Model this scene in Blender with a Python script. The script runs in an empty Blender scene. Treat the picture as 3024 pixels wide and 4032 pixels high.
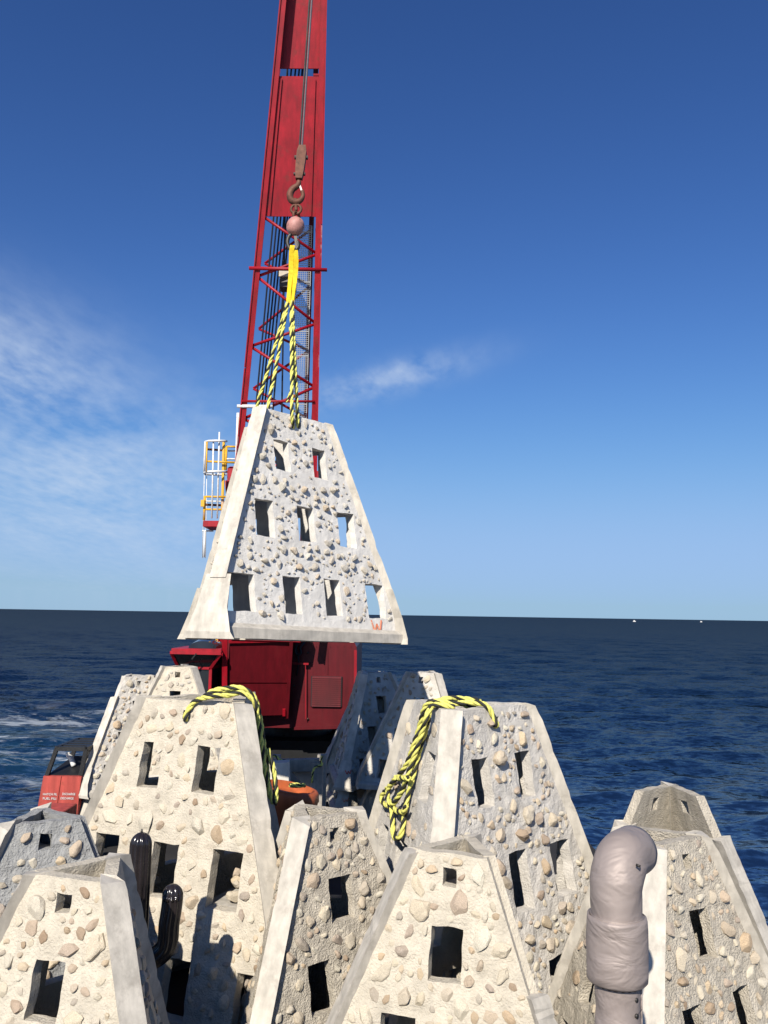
import bpy, math, random
import numpy as np
from mathutils import Vector, Matrix, noise

# ------------------------------------------------------------------ camera, sky, sun, exposure
scene = bpy.context.scene
EYE = 3.17
PITCH, ROLL = 6.9486, 0.898
cam_data = bpy.data.cameras.new('camera'); cam = bpy.data.objects.new('camera', cam_data)
scene.collection.objects.link(cam); scene.camera = cam
cam.location = (0, 0, EYE)
cam.rotation_euler = (Matrix.Rotation(math.radians(90 + PITCH), 4, 'X') @ Matrix.Rotation(math.radians(ROLL), 4, 'Z')).to_euler()
cam_data.sensor_fit = 'VERTICAL'; cam_data.sensor_height = 36.0
cam_data.lens = 36.0 * 3320 / 4032
cam_data.clip_start = 0.05; cam_data.clip_end = 60000

SUN_AZ, SUN_EL = 16.0, 36.0          # sun stands behind the camera, to its left
az, el = math.radians(SUN_AZ), math.radians(SUN_EL)
light_dir = Vector((math.cos(el) * math.sin(az), math.cos(el) * math.cos(az), -math.sin(el)))
sun_data = bpy.data.lights.new('sun', 'SUN'); sun = bpy.data.objects.new('sun', sun_data)
scene.collection.objects.link(sun)
sun_data.energy = 5.0; sun_data.angle = math.radians(0.53); sun_data.color = (1.0, 0.95, 0.86)
sun.rotation_euler = light_dir.to_track_quat('-Z', 'Y').to_euler()

world = bpy.data.worlds.new('World'); scene.world = world; world.use_nodes = True
def build_world():
    nt = world.node_tree; nt.nodes.clear(); N = nt.nodes.new; L = nt.links.new
    out = N('ShaderNodeOutputWorld'); bg = N('ShaderNodeBackground'); sky = N('ShaderNodeTexSky')
    sky.sky_type = 'NISHITA'; sky.sun_disc = False
    sky.sun_elevation = el
    sky.sun_rotation = math.pi + az      # same direction as the lamp
    sky.altitude = 0; sky.air_density = 1.0; sky.dust_density = 0.1; sky.ozone_density = 2.0
    bg.inputs['Strength'].default_value = 0.07
    tc = N('ShaderNodeTexCoord'); sep = N('ShaderNodeSeparateXYZ'); L(tc.outputs['Generated'], sep.inputs[0])
    def math_(op, a, b=None, c=None):
        m = N('ShaderNodeMath'); m.operation = op
        for i, v in enumerate((a, b, c)):
            if v is None: continue
            if isinstance(v, (int, float)): m.inputs[i].default_value = v
            else: L(v, m.inputs[i])
        return m.outputs[0]
    # thin cirrus on a high layer: direction -> layer coordinates
    zc = math_('MAXIMUM', sep.outputs[2], 0.02)
    zc = math_('ADD', zc, 0.12)
    px = math_('DIVIDE', sep.outputs[0], zc); py = math_('DIVIDE', sep.outputs[1], zc)
    comb = N('ShaderNodeCombineXYZ'); L(px, comb.inputs[0]); L(py, comb.inputs[1])
    n1 = N('ShaderNodeTexNoise'); n1.inputs['Scale'].default_value = 1.1; n1.inputs['Detail'].default_value = 7
    n1.inputs['Roughness'].default_value = 0.62; n1.inputs['Distortion'].default_value = 0.6
    mp = N('ShaderNodeMapping'); mp.inputs['Scale'].default_value = (1.6, 0.75, 1); mp.inputs['Rotation'].default_value = (0, 0, 0.5)
    L(comb.outputs[0], mp.inputs[0]); L(mp.outputs[0], n1.inputs['Vector'])
    n2 = N('ShaderNodeTexNoise'); n2.inputs['Scale'].default_value = 11; n2.inputs['Detail'].default_value = 6
    L(mp.outputs[0], n2.inputs['Vector'])
    def blob(cx, cz, rx, rz, tilt=0.0):
        # soft patch round one compass direction
        dx = math_('SUBTRACT', math_('DIVIDE', sep.outputs[0], math_('MAXIMUM', sep.outputs[1], 0.05)), cx)
        dz = math_('SUBTRACT', math_('DIVIDE', sep.outputs[2], math_('MAXIMUM', sep.outputs[1], 0.05)), cz)
        dz = math_('SUBTRACT', dz, math_('MULTIPLY', dx, tilt))
        q = math_('ADD', math_('POWER', math_('ABSOLUTE', math_('DIVIDE', dx, rx)), 2.0), math_('POWER', math_('ABSOLUTE', math_('DIVIDE', dz, rz)), 2.0))
        return math_('EXPONENT', math_('MULTIPLY', q, -1.0))
    m = math_('MAXIMUM', math_('MULTIPLY', blob(-0.47, 0.29, 0.17, 0.085, -0.35), 0.95), math_('MULTIPLY', blob(-0.38, 0.17, 0.22, 0.11, -0.15), 0.75))
    m = math_('MAXIMUM', m, math_('MULTIPLY', blob(-0.01, 0.281, 0.10, 0.020, 0.28), 0.95))
    d = math_('ADD', math_('MULTIPLY', n1.outputs['Fac'], 0.74), math_('MULTIPLY', n2.outputs['Fac'], 0.34))
    ramp = N('ShaderNodeMapRange'); ramp.inputs['From Min'].default_value = 0.40; ramp.inputs['From Max'].default_value = 0.74
    L(d, ramp.inputs['Value'])
    fac = math_('MINIMUM', math_('MULTIPLY', math_('MULTIPLY', ramp.outputs[0], m), 1.0), 0.6)
    # one tone curve for the whole sky: deeper zenith, no glare band at the horizon
    hs = N('ShaderNodeHueSaturation'); hs.inputs['Saturation'].default_value = 1.22; L(sky.outputs[0], hs.inputs['Color'])
    wb = N('ShaderNodeMixRGB'); wb.blend_type = 'MULTIPLY'; wb.inputs[0].default_value = 1.0; L(hs.outputs[0], wb.inputs[1]); wb.inputs[2].default_value = (0.66, 0.90, 1.30, 1)
    sr = N('ShaderNodeSeparateColor'); L(wb.outputs[0], sr.inputs[0]); cc = N('ShaderNodeCombineColor'); K = 0.0924
    chan = []
    for i, (g, p, top) in enumerate(((1.45, 1.08, .34), (1.3, 1.17, .54), (1.1, 1.2, .90))):
        w = math_('MULTIPLY', math_('POWER', math_('MULTIPLY', sr.outputs[i], K), p), g)
        q = math_('POWER', math_('ADD', 1.0, math_('POWER', math_('DIVIDE', w, top), 3.5)), 1 / 3.5)
        chan.append(math_('DIVIDE', math_('DIVIDE', w, q), K))
    chan[2] = math_('MAXIMUM', chan[2], math_('MULTIPLY', chan[1], 1.36))
    for i in range(3): L(chan[i], cc.inputs[i])
    wb = cc
    mix = N('ShaderNodeMixRGB'); L(fac, mix.inputs[0]); L(wb.outputs[0], mix.inputs[1]); mix.inputs[2].default_value = (6.4, 7.6, 9.4, 1)
    L(mix.outputs[0], bg.inputs['Color']); L(bg.outputs[0], out.inputs[0])
build_world()
scene.view_settings.view_transform = 'Standard'; scene.view_settings.look = 'None'
scene.view_settings.gamma = 1.0; scene.view_settings.exposure = 0.4
scene.view_settings.use_curve_mapping = False
scene.cycles.use_denoising = True
scene.cycles.max_bounces = 6; scene.cycles.diffuse_bounces = 1

# ------------------------------------------------------------------ helpers
_c = Matrix(cam.rotation_euler.to_matrix())
def at(px, py, Y):
    """point at distance Y ahead that the full-size photograph shows at (px, py)"""
    d = _c @ Vector(((px - 1512) / 3320, -(py - 2016) / 3320, -1.0))
    return Vector((0, 0, EYE)) + d * (Y / d.y)

COL = scene.collection
def link(o, parent=None):
    COL.objects.link(o)
    if parent is not None: o.parent = parent
    return o
def tag(o, label=None, cat=None, group=None, kind=None):
    if label: o['label'] = label
    if cat: o['category'] = cat
    if group: o['group'] = group
    if kind: o['kind'] = kind
    return o
def empty(name, loc=(0, 0, 0), parent=None):
    o = bpy.data.objects.new(name, None); o.empty_display_size = 0.2; o.location = loc
    return link(o, parent)
def mesh_obj(name, verts, faces, mat, parent=None, smooth=False):
    me = bpy.data.meshes.new(name)
    me.from_pydata([tuple(v) for v in verts], [], [tuple(f) for f in faces]); me.update()
    if smooth: me.polygons.foreach_set('use_smooth', [True] * len(me.polygons))
    if mat: me.materials.append(mat)
    return link(bpy.data.objects.new(name, me), parent)

class MB:
    """collects shapes into one mesh"""
    def __init__(s): s.v = []; s.f = []
    def add(s, V, F):
        b = len(s.v); s.v += [Vector(p) for p in V]; s.f += [tuple(i + b for i in f) for f in F]; return s
    def box(s, lo, hi, bev=0.0):
        (x0, y0, z0), (x1, y1, z1) = lo, hi
        return s.bar_pts([(x0, y0), (x1, y0), (x1, y1), (x0, y1)], z0, z1, bev)
    def bar_pts(s, poly, z0, z1, bev=0.0):
        n = len(poly)
        if bev <= 0:
            V = [(x, y, z0) for x, y in poly] + [(x, y, z1) for x, y in poly]
            F = [tuple(range(n))[::-1], tuple(range(n, 2 * n))] + [(i, (i + 1) % n, n + (i + 1) % n, n + i) for i in range(n)]
            return s.add(V, F)
        cx = sum(p[0] for p in poly) / n; cy = sum(p[1] for p in poly) / n
        def ins(k): # shrink towards the centre
            r = []
            for x, y in poly:
                dx, dy = x - cx, y - cy
                r.append((x - math.copysign(min(bev, abs(dx)), dx) * k, y - math.copysign(min(bev, abs(dy)), dy) * k))
            return r
        rings = [(ins(1), z0), (poly, z0 + bev), (poly, z1 - bev), (ins(1), z1)]
        V = [(x, y, z) for pl, z in rings for x, y in pl]
        F = [tuple(range(n))[::-1], tuple(range(3 * n, 4 * n))]
        for r in range(3):
            F += [(r * n + i, r * n + (i + 1) % n, (r + 1) * n + (i + 1) % n, (r + 1) * n + i) for i in range(n)]
        return s.add(V, F)
    def beam(s, a, b, w, h, up=(0, 0, 1)):
        a, b = Vector(a), Vector(b); d = (b - a).normalized(); up = Vector(up)
        if abs(d.dot(up)) > 0.98: up = Vector((0, 1, 0))
        r = d.cross(up).normalized(); u = r.cross(d).normalized()
        V = [p + r * sx * w / 2 + u * sz * h / 2 for p in (a, b) for sx, sz in ((-1, -1), (1, -1), (1, 1), (-1, 1))]
        return s.add(V, [(3, 2, 1, 0), (4, 5, 6, 7)] + [(i, (i + 1) % 4, 4 + (i + 1) % 4, 4 + i) for i in range(4)])
    def tube(s, pts, rad, n=8, cap=True):
        pts = [Vector(p) for p in pts]; k = len(pts)
        rads = rad if isinstance(rad, (list, tuple)) else [rad] * k
        T = []
        for i in range(k):
            a = pts[max(i - 1, 0)]; b = pts[min(i + 1, k - 1)]; T.append((b - a).normalized())
        up = Vector((0, 0, 1)) if abs(T[0].z) < 0.9 else Vector((1, 0, 0))
        nrm = T[0].cross(up).normalized(); V = []
        for i in range(k):
            nrm = (nrm - T[i] * nrm.dot(T[i])).normalized(); bn = T[i].cross(nrm)
            for j in range(n):
                a = 2 * math.pi * j / n
                V.append(pts[i] + (nrm * math.cos(a) + bn * math.sin(a)) * rads[i])
        F = [(i * n + j, i * n + (j + 1) % n, (i + 1) * n + (j + 1) % n, (i + 1) * n + j) for i in range(k - 1) for j in range(n)]
        if cap: F += [tuple(range(n))[::-1], tuple(range((k - 1) * n, k * n))]
        return s.add(V, F)
    def lathe(s, prof, n=24, c=(0, 0, 0)):
        V = [(c[0] + r * math.cos(2 * math.pi * j / n), c[1] + r * math.sin(2 * math.pi * j / n), c[2] + z) for r, z in prof for j in range(n)]
        k = len(prof)
        F = [(i * n + j, i * n + (j + 1) % n, (i + 1) * n + (j + 1) % n, (i + 1) * n + j) for i in range(k - 1) for j in range(n)]
        F += [tuple(range(n))[::-1], tuple(range((k - 1) * n, k * n))]
        return s.add(V, F)
    def build(s, name, mat, parent=None, smooth=False):
        o = mesh_obj(name, s.v, s.f, mat, parent, smooth)
        return o

def catmull(pts, per=8):
    P = [Vector(p) for p in pts]; P = [P[0] * 2 - P[1]] + P + [P[-1] * 2 - P[-2]]; out = []
    for i in range(1, len(P) - 2):
        for t in range(per):
            t = t / per; a, b, c, d = P[i - 1], P[i], P[i + 1], P[i + 2]
            out.append(0.5 * ((2 * b) + (c - a) * t + (2 * a - 5 * b + 4 * c - d) * t * t + (3 * b - a - 3 * c + d) * t ** 3))
    out.append(P[-2]); return out

# ------------------------------------------------------------------ materials
def material(name, color, rough=0.6, metal=0.0, var=0.0, var_scale=4.0, bump=0.0, bump_scale=60.0, bump2=0.0, bump2_scale=12.0,
             bump_dist=0.01, spec=0.4, dark=None, dark_scale=3.0, dark_amt=0.0, ramp=None, streak=0.0, rand_tint=0.0, coat=0.0):
    m = bpy.data.materials.new(name); m.use_nodes = True; nt = m.node_tree; N = nt.nodes.new; L = nt.links.new
    b = nt.nodes['Principled BSDF']; b.inputs['Roughness'].default_value = rough; b.inputs['Metallic'].default_value = metal
    b.inputs['Specular IOR Level'].default_value = spec
    if coat: b.inputs['Coat Weight'].default_value = coat; b.inputs['Coat Roughness'].default_value = 0.12
    tc = N('ShaderNodeTexCoord'); co = tc.outputs['Object']
    oi = N('ShaderNodeObjectInfo')
    base = N('ShaderNodeRGB'); base.outputs[0].default_value = (*color, 1); cur = base.outputs[0]
    if ramp:
        cr = N('ShaderNodeValToRGB'); cr.color_ramp.interpolation = 'LINEAR'; e = cr.color_ramp.elements
        e[0].position = 0; e[0].color = (*ramp[0], 1); e[1].position = 1; e[1].color = (*ramp[-1], 1)
        for i, c in enumerate(ramp[1:-1]): q = e.new((i + 1) / (len(ramp) - 1)); q.color = (*c, 1)
        L(oi.outputs['Random'], cr.inputs[0]); cur = cr.outputs[0]
    def noise_(scale, detail=4, rough_=0.55, vec=None):
        t = N('ShaderNodeTexNoise'); t.inputs['Scale'].default_value = scale; t.inputs['Detail'].default_value = detail; t.inputs['Roughness'].default_value = rough_
        L(vec or co, t.inputs['Vector']); return t.outputs['Fac']
    def mr(v, a, b_, c, d):
        t = N('ShaderNodeMapRange'); L(v, t.inputs[0])
        for i, q in enumerate((a, b_, c, d)): t.inputs[i + 1].default_value = q
        return t.outputs[0]
    def mul(c, f):
        x = N('ShaderNodeMixRGB'); x.blend_type = 'MULTIPLY'; x.inputs[0].default_value = 1; L(c, x.inputs[1]); L(f, x.inputs[2]); return x.outputs[0]
    if var: cur = mul(cur, mr(noise_(var_scale, 6, 0.6), 0.3, 0.7, 1 - var, 1 + var))
    if streak:
        mp = N('ShaderNodeMapping'); mp.inputs['Scale'].default_value = (9, 9, 0.8); L(co, mp.inputs[0])
        cur = mul(cur, mr(noise_(1.6, 5, 0.6, mp.outputs[0]), 0.35, 0.7, 1 + streak * 0.3, 1 - streak))
    if rand_tint: cur = mul(cur, mr(oi.outputs['Random'], 0, 1, 1 - rand_tint, 1 + rand_tint))
    if dark:
        x = N('ShaderNodeMixRGB'); L(mr(noise_(dark_scale, 8, 0.65), 0.56, 0.66, 0, dark_amt), x.inputs[0]); L(cur, x.inputs[1]); x.inputs[2].default_value = (*dark, 1); cur = x.outputs[0]
    L(cur, b.inputs['Base Color'])
    if bump or bump2:
        h = None
        if bump: h = noise_(bump_scale, 5, 0.6)
        if bump2:
            h2 = mr(noise_(bump2_scale, 3, 0.5), 0, 1, 0, bump2 / max(bump, 0.001) if bump else 1)
            if h is not None:
                a = N('ShaderNodeMath'); a.operation = 'ADD'; L(h, a.inputs[0]); L(h2, a.inputs[1]); h = a.outputs[0]
            else: h = h2
        bp = N('ShaderNodeBump'); bp.inputs['Strength'].default_value = bump or bump2; bp.inputs['Distance'].default_value = bump_dist
        L(h, bp.inputs['Height']); L(bp.outputs[0], b.inputs['Normal'])
    return m

M = {}
M['stucco_cream'] = material('stucco_cream', (0.575, 0.51, 0.405), 0.92, var=0.17, var_scale=5, bump=0.8, bump_scale=70, bump2=0.55, bump2_scale=16, bump_dist=0.02, spec=0.15, streak=0.12, dark=(0.44, 0.37, 0.28), dark_amt=0.5, dark_scale=5)
M['stucco_grey'] = material('stucco_grey', (0.59, 0.545, 0.48), 0.92, var=0.12, var_scale=5, bump=0.8, bump_scale=75, bump2=0.5, bump2_scale=18, bump_dist=0.018, spec=0.15, streak=0.12, dark=(0.36, 0.33, 0.29), dark_amt=0.45, dark_scale=4)
M['stucco_tan'] = material('stucco_tan', (0.57, 0.505, 0.405), 0.92, var=0.13, var_scale=6, bump=1.0, bump_scale=80, bump2=0.6, bump2_scale=20, bump_dist=0.025, spec=0.15, streak=0.18, dark=(0.40, 0.34, 0.26), dark_amt=0.5, dark_scale=5)
M['stucco_pale'] = material('stucco_pale', (0.655, 0.62, 0.565), 0.92, var=0.10, var_scale=5, bump=0.6, bump_scale=80, bump2=0.4, bump2_scale=18, bump_dist=0.012, spec=0.15, streak=0.14, dark=(0.45, 0.41, 0.36), dark_amt=0.4, dark_scale=4)
M['stucco_dark'] = material('stucco_dark_grey', (0.36, 0.355, 0.34), 0.92, var=0.14, var_scale=5, bump=1.0, bump_scale=70, bump2=0.9, bump2_scale=18, bump_dist=0.022, spec=0.15, streak=0.15, dark=(0.25, 0.24, 0.22), dark_amt=0.5, dark_scale=5)
M['rib'] = material('rib_concrete', (0.50, 0.455, 0.385), 0.8, var=0.16, var_scale=7, bump=0.25, bump_scale=120, bump2=0.2, bump2_scale=9, bump_dist=0.006, spec=0.25, streak=0.22, dark=(0.31, 0.275, 0.23), dark_amt=0.55, dark_scale=6, rand_tint=0.07)
M['stone'] = material('limestone', (0.5, 0.4, 0.3), 0.85, var=0.28, var_scale=14, bump=0.5, bump_scale=45, bump2=0.7, bump2_scale=14, bump_dist=0.012, spec=0.2,
                      ramp=[(0.60, 0.51, 0.37), (0.60, 0.53, 0.41), (0.34, 0.24, 0.16), (0.58, 0.46, 0.31), (0.63, 0.57, 0.45), (0.37, 0.31, 0.25), (0.60, 0.52, 0.39), (0.54, 0.40, 0.26), (0.62, 0.56, 0.44), (0.44, 0.33, 0.24), (0.59, 0.50, 0.37), (0.64, 0.58, 0.46), (0.42, 0.34, 0.27), (0.56, 0.43, 0.30)],
                      dark=(0.25, 0.19, 0.14), dark_amt=0.35, dark_scale=10)
M['stone_pale'] = material('pale_limestone', (0.5, 0.45, 0.38), 0.88, var=0.2, var_scale=18, bump=0.6, bump_scale=50, bump2=0.8, bump2_scale=16, bump_dist=0.012, spec=0.2,
                      ramp=[(0.60, 0.55, 0.46), (0.56, 0.50, 0.41), (0.45, 0.40, 0.33), (0.62, 0.58, 0.50), (0.55, 0.44, 0.32), (0.50, 0.46, 0.40), (0.60, 0.53, 0.42)],
                      dark=(0.30, 0.25, 0.20), dark_amt=0.3, dark_scale=12)
M['red'] = material('red_paint', (0.285, 0.004, 0.012), 0.45, var=0.2, var_scale=2.2, bump=0.15, bump_scale=5, bump_dist=0.006, spec=0.3, dark=(0.17, 0.015, 0.014), dark_amt=0.65, dark_scale=5, streak=0.3)
M['red_worn'] = material('worn_red_paint', (0.285, 0.004, 0.012), 0.5, var=0.15, var_scale=4, spec=0.35, dark=(0.40, 0.40, 0.40), dark_amt=0.95, dark_scale=1.1)
M['red_shaded'] = material('shaded_red_paint', (0.09, 0.0025, 0.006), 0.45, var=0.14, var_scale=3, bump=0.12, bump_scale=6, bump_dist=0.004, spec=0.3, streak=0.25, dark=(0.09, 0.006, 0.008), dark_amt=0.6, dark_scale=3)  # crane red darkened in the colour itself, standing in for shade
M['red_box'] = material('weathered_red_paint', (0.40, 0.065, 0.05), 0.6, var=0.15, var_scale=5, spec=0.25, streak=0.3, dark=(0.22, 0.05, 0.03), dark_amt=0.6, dark_scale=5)
M['black'] = material('black_paint', (0.012, 0.012, 0.013), 0.5, var=0.3, var_scale=5, spec=0.3)
M['steel'] = material('dark_steel', (0.06, 0.055, 0.05), 0.5, 0.6, var=0.3, var_scale=9, dark=(0.14, 0.06, 0.03), dark_amt=0.6, dark_scale=6)
M['rust'] = material('rusty_steel', (0.13, 0.055, 0.035), 0.7, 0.3, var=0.35, var_scale=15, bump=0.4, bump_scale=60, bump_dist=0.004, dark=(0.04, 0.025, 0.02), dark_amt=0.7, dark_scale=12)
M['ball'] = material('faded_pink_paint', (0.42, 0.20, 0.17), 0.55, var=0.2, var_scale=14, dark=(0.16, 0.08, 0.06), dark_amt=0.8, dark_scale=10)
M['wire'] = material('wire_rope', (0.16, 0.14, 0.14), 0.45, 0.7, var=0.2, var_scale=60)
M['wire_dark'] = material('greased_wire', (0.025, 0.028, 0.04), 0.5, 0.4)
M['yellow_rope'] = material('yellow_rope', (0.66, 0.62, 0.15), 0.75, var=0.3, var_scale=60, bump=0.5, bump_scale=300, bump_dist=0.003, spec=0.3)
M['black_rope'] = material('black_rope', (0.02, 0.02, 0.016), 0.7, bump=0.5, bump_scale=300, bump_dist=0.003)
M['sling'] = material('yellow_webbing', (0.72, 0.50, 0.02), 0.7, var=0.2, var_scale=14, spec=0.2, dark=(0.3, 0.2, 0.04), dark_amt=0.4, dark_scale=12)
M['yellow'] = material('yellow_paint', (0.62, 0.33, 0.015), 0.5, var=0.15, var_scale=6, dark=(0.45, 0.30, 0.22), dark_amt=0.9, dark_scale=5)
M['white'] = material('white_paint', (0.68, 0.67, 0.64), 0.5, var=0.1, var_scale=8, dark=(0.4, 0.25, 0.18), dark_amt=0.5, dark_scale=8)
M['grey_paint'] = material('grey_paint', (0.36, 0.36, 0.37), 0.5, 0.2, var=0.12)
M['beige'] = material('beige_casing', (0.42, 0.36, 0.28), 0.6, var=0.15, var_scale=10)
M['glass'] = material('dark_glass', (0.02, 0.024, 0.028), 0.06, spec=0.6, var=0.2, var_scale=2)
M['orange'] = material('orange_plastic', (0.40, 0.095, 0.03), 0.5, var=0.18, var_scale=5, bump=0.2, bump_scale=12, bump_dist=0.01, streak=0.25, dark=(0.33, 0.10, 0.05), dark_amt=0.5, dark_scale=6)
M['orange_paint'] = material('orange_spray_paint', (0.70, 0.22, 0.11), 0.85, var=0.3, var_scale=30, dark=(.55,.47,.4), dark_amt=.8, dark_scale=18)
M['red_spray'] = material('red_spray_paint', (0.55, 0.03, 0.015), 0.8, var=0.25, var_scale=25)
M['timber'] = material('weathered_timber', (0.36, 0.32, 0.27), 0.85, var=0.2, var_scale=10, bump=0.4, bump_scale=40, bump_dist=0.006, streak=0.3)
M['ply'] = material('pale_board', (0.62, 0.58, 0.50), 0.8, var=0.1, var_scale=5, streak=0.12)
M['cactus'] = material('glossy_black_ceramic', (0.018, 0.014, 0.014), 0.2, spec=0.5, coat=0.2, var=.3, var_scale=8)
M['deck'] = material('deck_steel', (0.022, 0.02, 0.019), 0.9, var=0.35, var_scale=2, bump=0.3, bump_scale=20, bump_dist=0.01, dark=(0.05, 0.025, 0.018), dark_amt=0.7, dark_scale=1.2)
M['hull'] = material('hull_paint', (0.02, 0.022, 0.025), 0.5, var=0.3, var_scale=1)
M['painted_foot'] = material('orange_sprayed_concrete', (0.50, 0.465, 0.41), 0.8, var=0.1, var_scale=7, bump=0.25, bump_scale=120, bump_dist=0.006, spec=0.25, dark=(0.68, 0.24, 0.08), dark_amt=0.95, dark_scale=2.2)

def fabric_material():
    m = bpy.data.materials.new('silver_fabric'); m.use_nodes = True; nt = m.node_tree; N = nt.nodes.new; L = nt.links.new
    b = nt.nodes['Principled BSDF']; b.inputs['Base Color'].default_value = (0.31, 0.255, 0.228, 1)
    b.inputs['Metallic'].default_value = 0.3; b.inputs['Roughness'].default_value = 0.6
    tc = N('ShaderNodeTexCoord')
    mp = N('ShaderNodeMapping'); mp.inputs['Scale'].default_value = (2.6, 2.6, 5); mp.inputs['Rotation'].default_value = (0.2, 0.25, 0); L(tc.outputs['Object'], mp.inputs[0])
    a = N('ShaderNodeTexNoise'); a.inputs['Scale'].default_value = 1.6; a.inputs['Detail'].default_value = 3; a.inputs['Distortion'].default_value = 0.8; L(mp.outputs[0], a.inputs['Vector'])
    w = N('ShaderNodeTexNoise'); w.inputs['Scale'].default_value = 420; L(tc.outputs['Object'], w.inputs['Vector'])
    b1 = N('ShaderNodeBump'); b1.inputs['Strength'].default_value = 0.8; b1.inputs['Distance'].default_value = 0.03; L(a.outputs['Fac'], b1.inputs['Height'])
    b2 = N('ShaderNodeBump'); b2.inputs['Strength'].default_value = 0.12; b2.inputs['Distance'].default_value = 0.002; L(w.outputs['Fac'], b2.inputs['Height']); L(b1.outputs[0], b2.inputs['Normal'])
    L(b2.outputs[0], b.inputs['Normal'])
    return m
M['fabric'] = fabric_material()

# ------------------------------------------------------------------ sea
SEA_Z = -2.3
def sea_material():
    m = bpy.data.materials.new('sea_water'); m.use_nodes = True; nt = m.node_tree; N = nt.nodes.new; L = nt.links.new
    b = nt.nodes['Principled BSDF']; b.inputs['Roughness'].default_value = 0.16; b.inputs['IOR'].default_value = 1.30
    b.inputs['Specular IOR Level'].default_value = 0.3
    geo = N('ShaderNodeNewGeometry'); sep = N('ShaderNodeSeparateXYZ'); L(geo.outputs['Position'], sep.inputs[0])
    def nz(scale, detail, sc=(1, 1, 1), rough=0.6, dist=0.0):
        mp = N('ShaderNodeMapping'); mp.inputs['Scale'].default_value = sc; L(geo.outputs['Position'], mp.inputs[0])
        t = N('ShaderNodeTexNoise'); t.inputs['Scale'].default_value = scale; t.inputs['Detail'].default_value = detail; t.inputs['Roughness'].default_value = rough; t.inputs['Distortion'].default_value = dist
        L(mp.outputs[0], t.inputs['Vector']); return t.outputs['Fac']
    def mr(v, a, b_, c, d):
        t = N('ShaderNodeMapRange'); L(v, t.inputs[0])
        for i, q in enumerate((a, b_, c, d)): t.inputs[i + 1].default_value = q
        return t.outputs[0]
    def mth(op, a, b_):
        t = N('ShaderNodeMath'); t.operation = op
        for i, q in enumerate((a, b_)):
            if isinstance(q, (int, float)): t.inputs[i].default_value = q
            else: L(q, t.inputs[i])
        return t.outputs[0]
    # wake foam drifting off the port side
    patch = mth('MULTIPLY', mr(nz(0.06, 3), 0.36, 0.52, 0, 1), mth('MULTIPLY', mr(sep.outputs[0], -6.0, -9.0, 0, 1), mth('MULTIPLY', mr(sep.outputs[1], 52, 30, 0, 1), mr(sep.outputs[0], -30, -20, 0, 1))))
    streak = mr(nz(0.55, 9, (0.45, 1.0, 1), 0.72, 0.6), 0.515, 0.60, 0, .9)
    foam = mth('MULTIPLY', patch, streak)
    caps = mth('MULTIPLY', mr(nz(0.16, 2), 0.60, 0.66, 0, 1), mr(nz(0.9, 8, (0.5, 1, 1), 0.7), 0.66, 0.74, 0, 0.8))
    foam = mth('MAXIMUM', foam, mth('MULTIPLY', caps, mr(sep.outputs[1], 60, 30, 0.0, 1.0)))
    teal = mth('MULTIPLY', patch, mr(nz(0.12, 5), 0.35, 0.75, 0, 1))
    c1 = N('ShaderNodeMixRGB'); L(teal, c1.inputs[0]); c1.inputs[1].default_value = (0.0013, 0.0060, 0.0165, 1); c1.inputs[2].default_value = (0.007, 0.05, 0.075, 1)
    c2 = N('ShaderNodeMixRGB'); L(foam, c2.inputs[0]); L(c1.outputs[0], c2.inputs[1]); c2.inputs[2].default_value = (0.72, 0.76, 0.78, 1)
    L(c2.outputs[0], b.inputs['Base Color']); L(mr(foam, 0, 1, 0.16, 0.7), b.inputs['Roughness'])
    # wave facets too small for the mesh: a slope field, so far water keeps its real roughness
    def slope(scale, sc, amt, detail):
        mp = N('ShaderNodeMapping'); mp.inputs['Scale'].default_value = sc; L(geo.outputs['Position'], mp.inputs[0])
        t = N('ShaderNodeTexNoise'); t.inputs['Scale'].default_value = scale; t.inputs['Detail'].default_value = detail; t.inputs['Roughness'].default_value = 0.6; L(mp.outputs[0], t.inputs['Vector'])
        v = N('ShaderNodeVectorMath'); v.operation = 'SUBTRACT'; L(t.outputs['Color'], v.inputs[0]); v.inputs[1].default_value = (0.5, 0.5, 0.5)
        w = N('ShaderNodeVectorMath'); w.operation = 'MULTIPLY'; L(v.outputs[0], w.inputs[0]); w.inputs[1].default_value = (amt, amt, 0); return w.outputs[0]
    def vadd(a_, b_):
        v = N('ShaderNodeVectorMath'); v.operation = 'ADD'; L(a_, v.inputs[0]); L(b_, v.inputs[1]); return v.outputs[0]
    n = vadd(geo.outputs['Normal'], vadd(slope(4.5, (.5, 1, 1), 1.35, 6), slope(1.2, (.4, 1, 1), .8, 5)))
    nn = N('ShaderNodeVectorMath'); nn.operation = 'NORMALIZE'; L(n, nn.inputs[0]); L(nn.outputs[0], b.inputs['Normal'])
    b.inputs['Specular IOR Level'].default_value = 0.0
    dist = N('ShaderNodeVectorMath'); dist.operation = 'LENGTH'; L(geo.outputs['Position'], dist.inputs[0])
    fr = N('ShaderNodeFresnel'); fr.inputs['IOR'].default_value = 1.33; L(nn.outputs[0], fr.inputs['Normal'])
    gl = N('ShaderNodeBsdfGlossy'); gl.inputs['Roughness'].default_value = 0.14; L(nn.outputs[0], gl.inputs['Normal'])
    fac = mth('MINIMUM', fr.outputs[0], mth('MINIMUM', mth('ADD', mth('DIVIDE', 7.5, dist.outputs['Value']), 0.115), 0.6)); fac = mth('MULTIPLY', fac, mr(foam, 0, 1, 1, 0.2))
    mx = N('ShaderNodeMixShader'); L(fac, mx.inputs[0]); L(b.outputs[0], mx.inputs[1]); L(gl.outputs[0], mx.inputs[2])
    L(mx.outputs[0], nt.nodes['Material Output'].inputs['Surface'])
    return m
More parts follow.
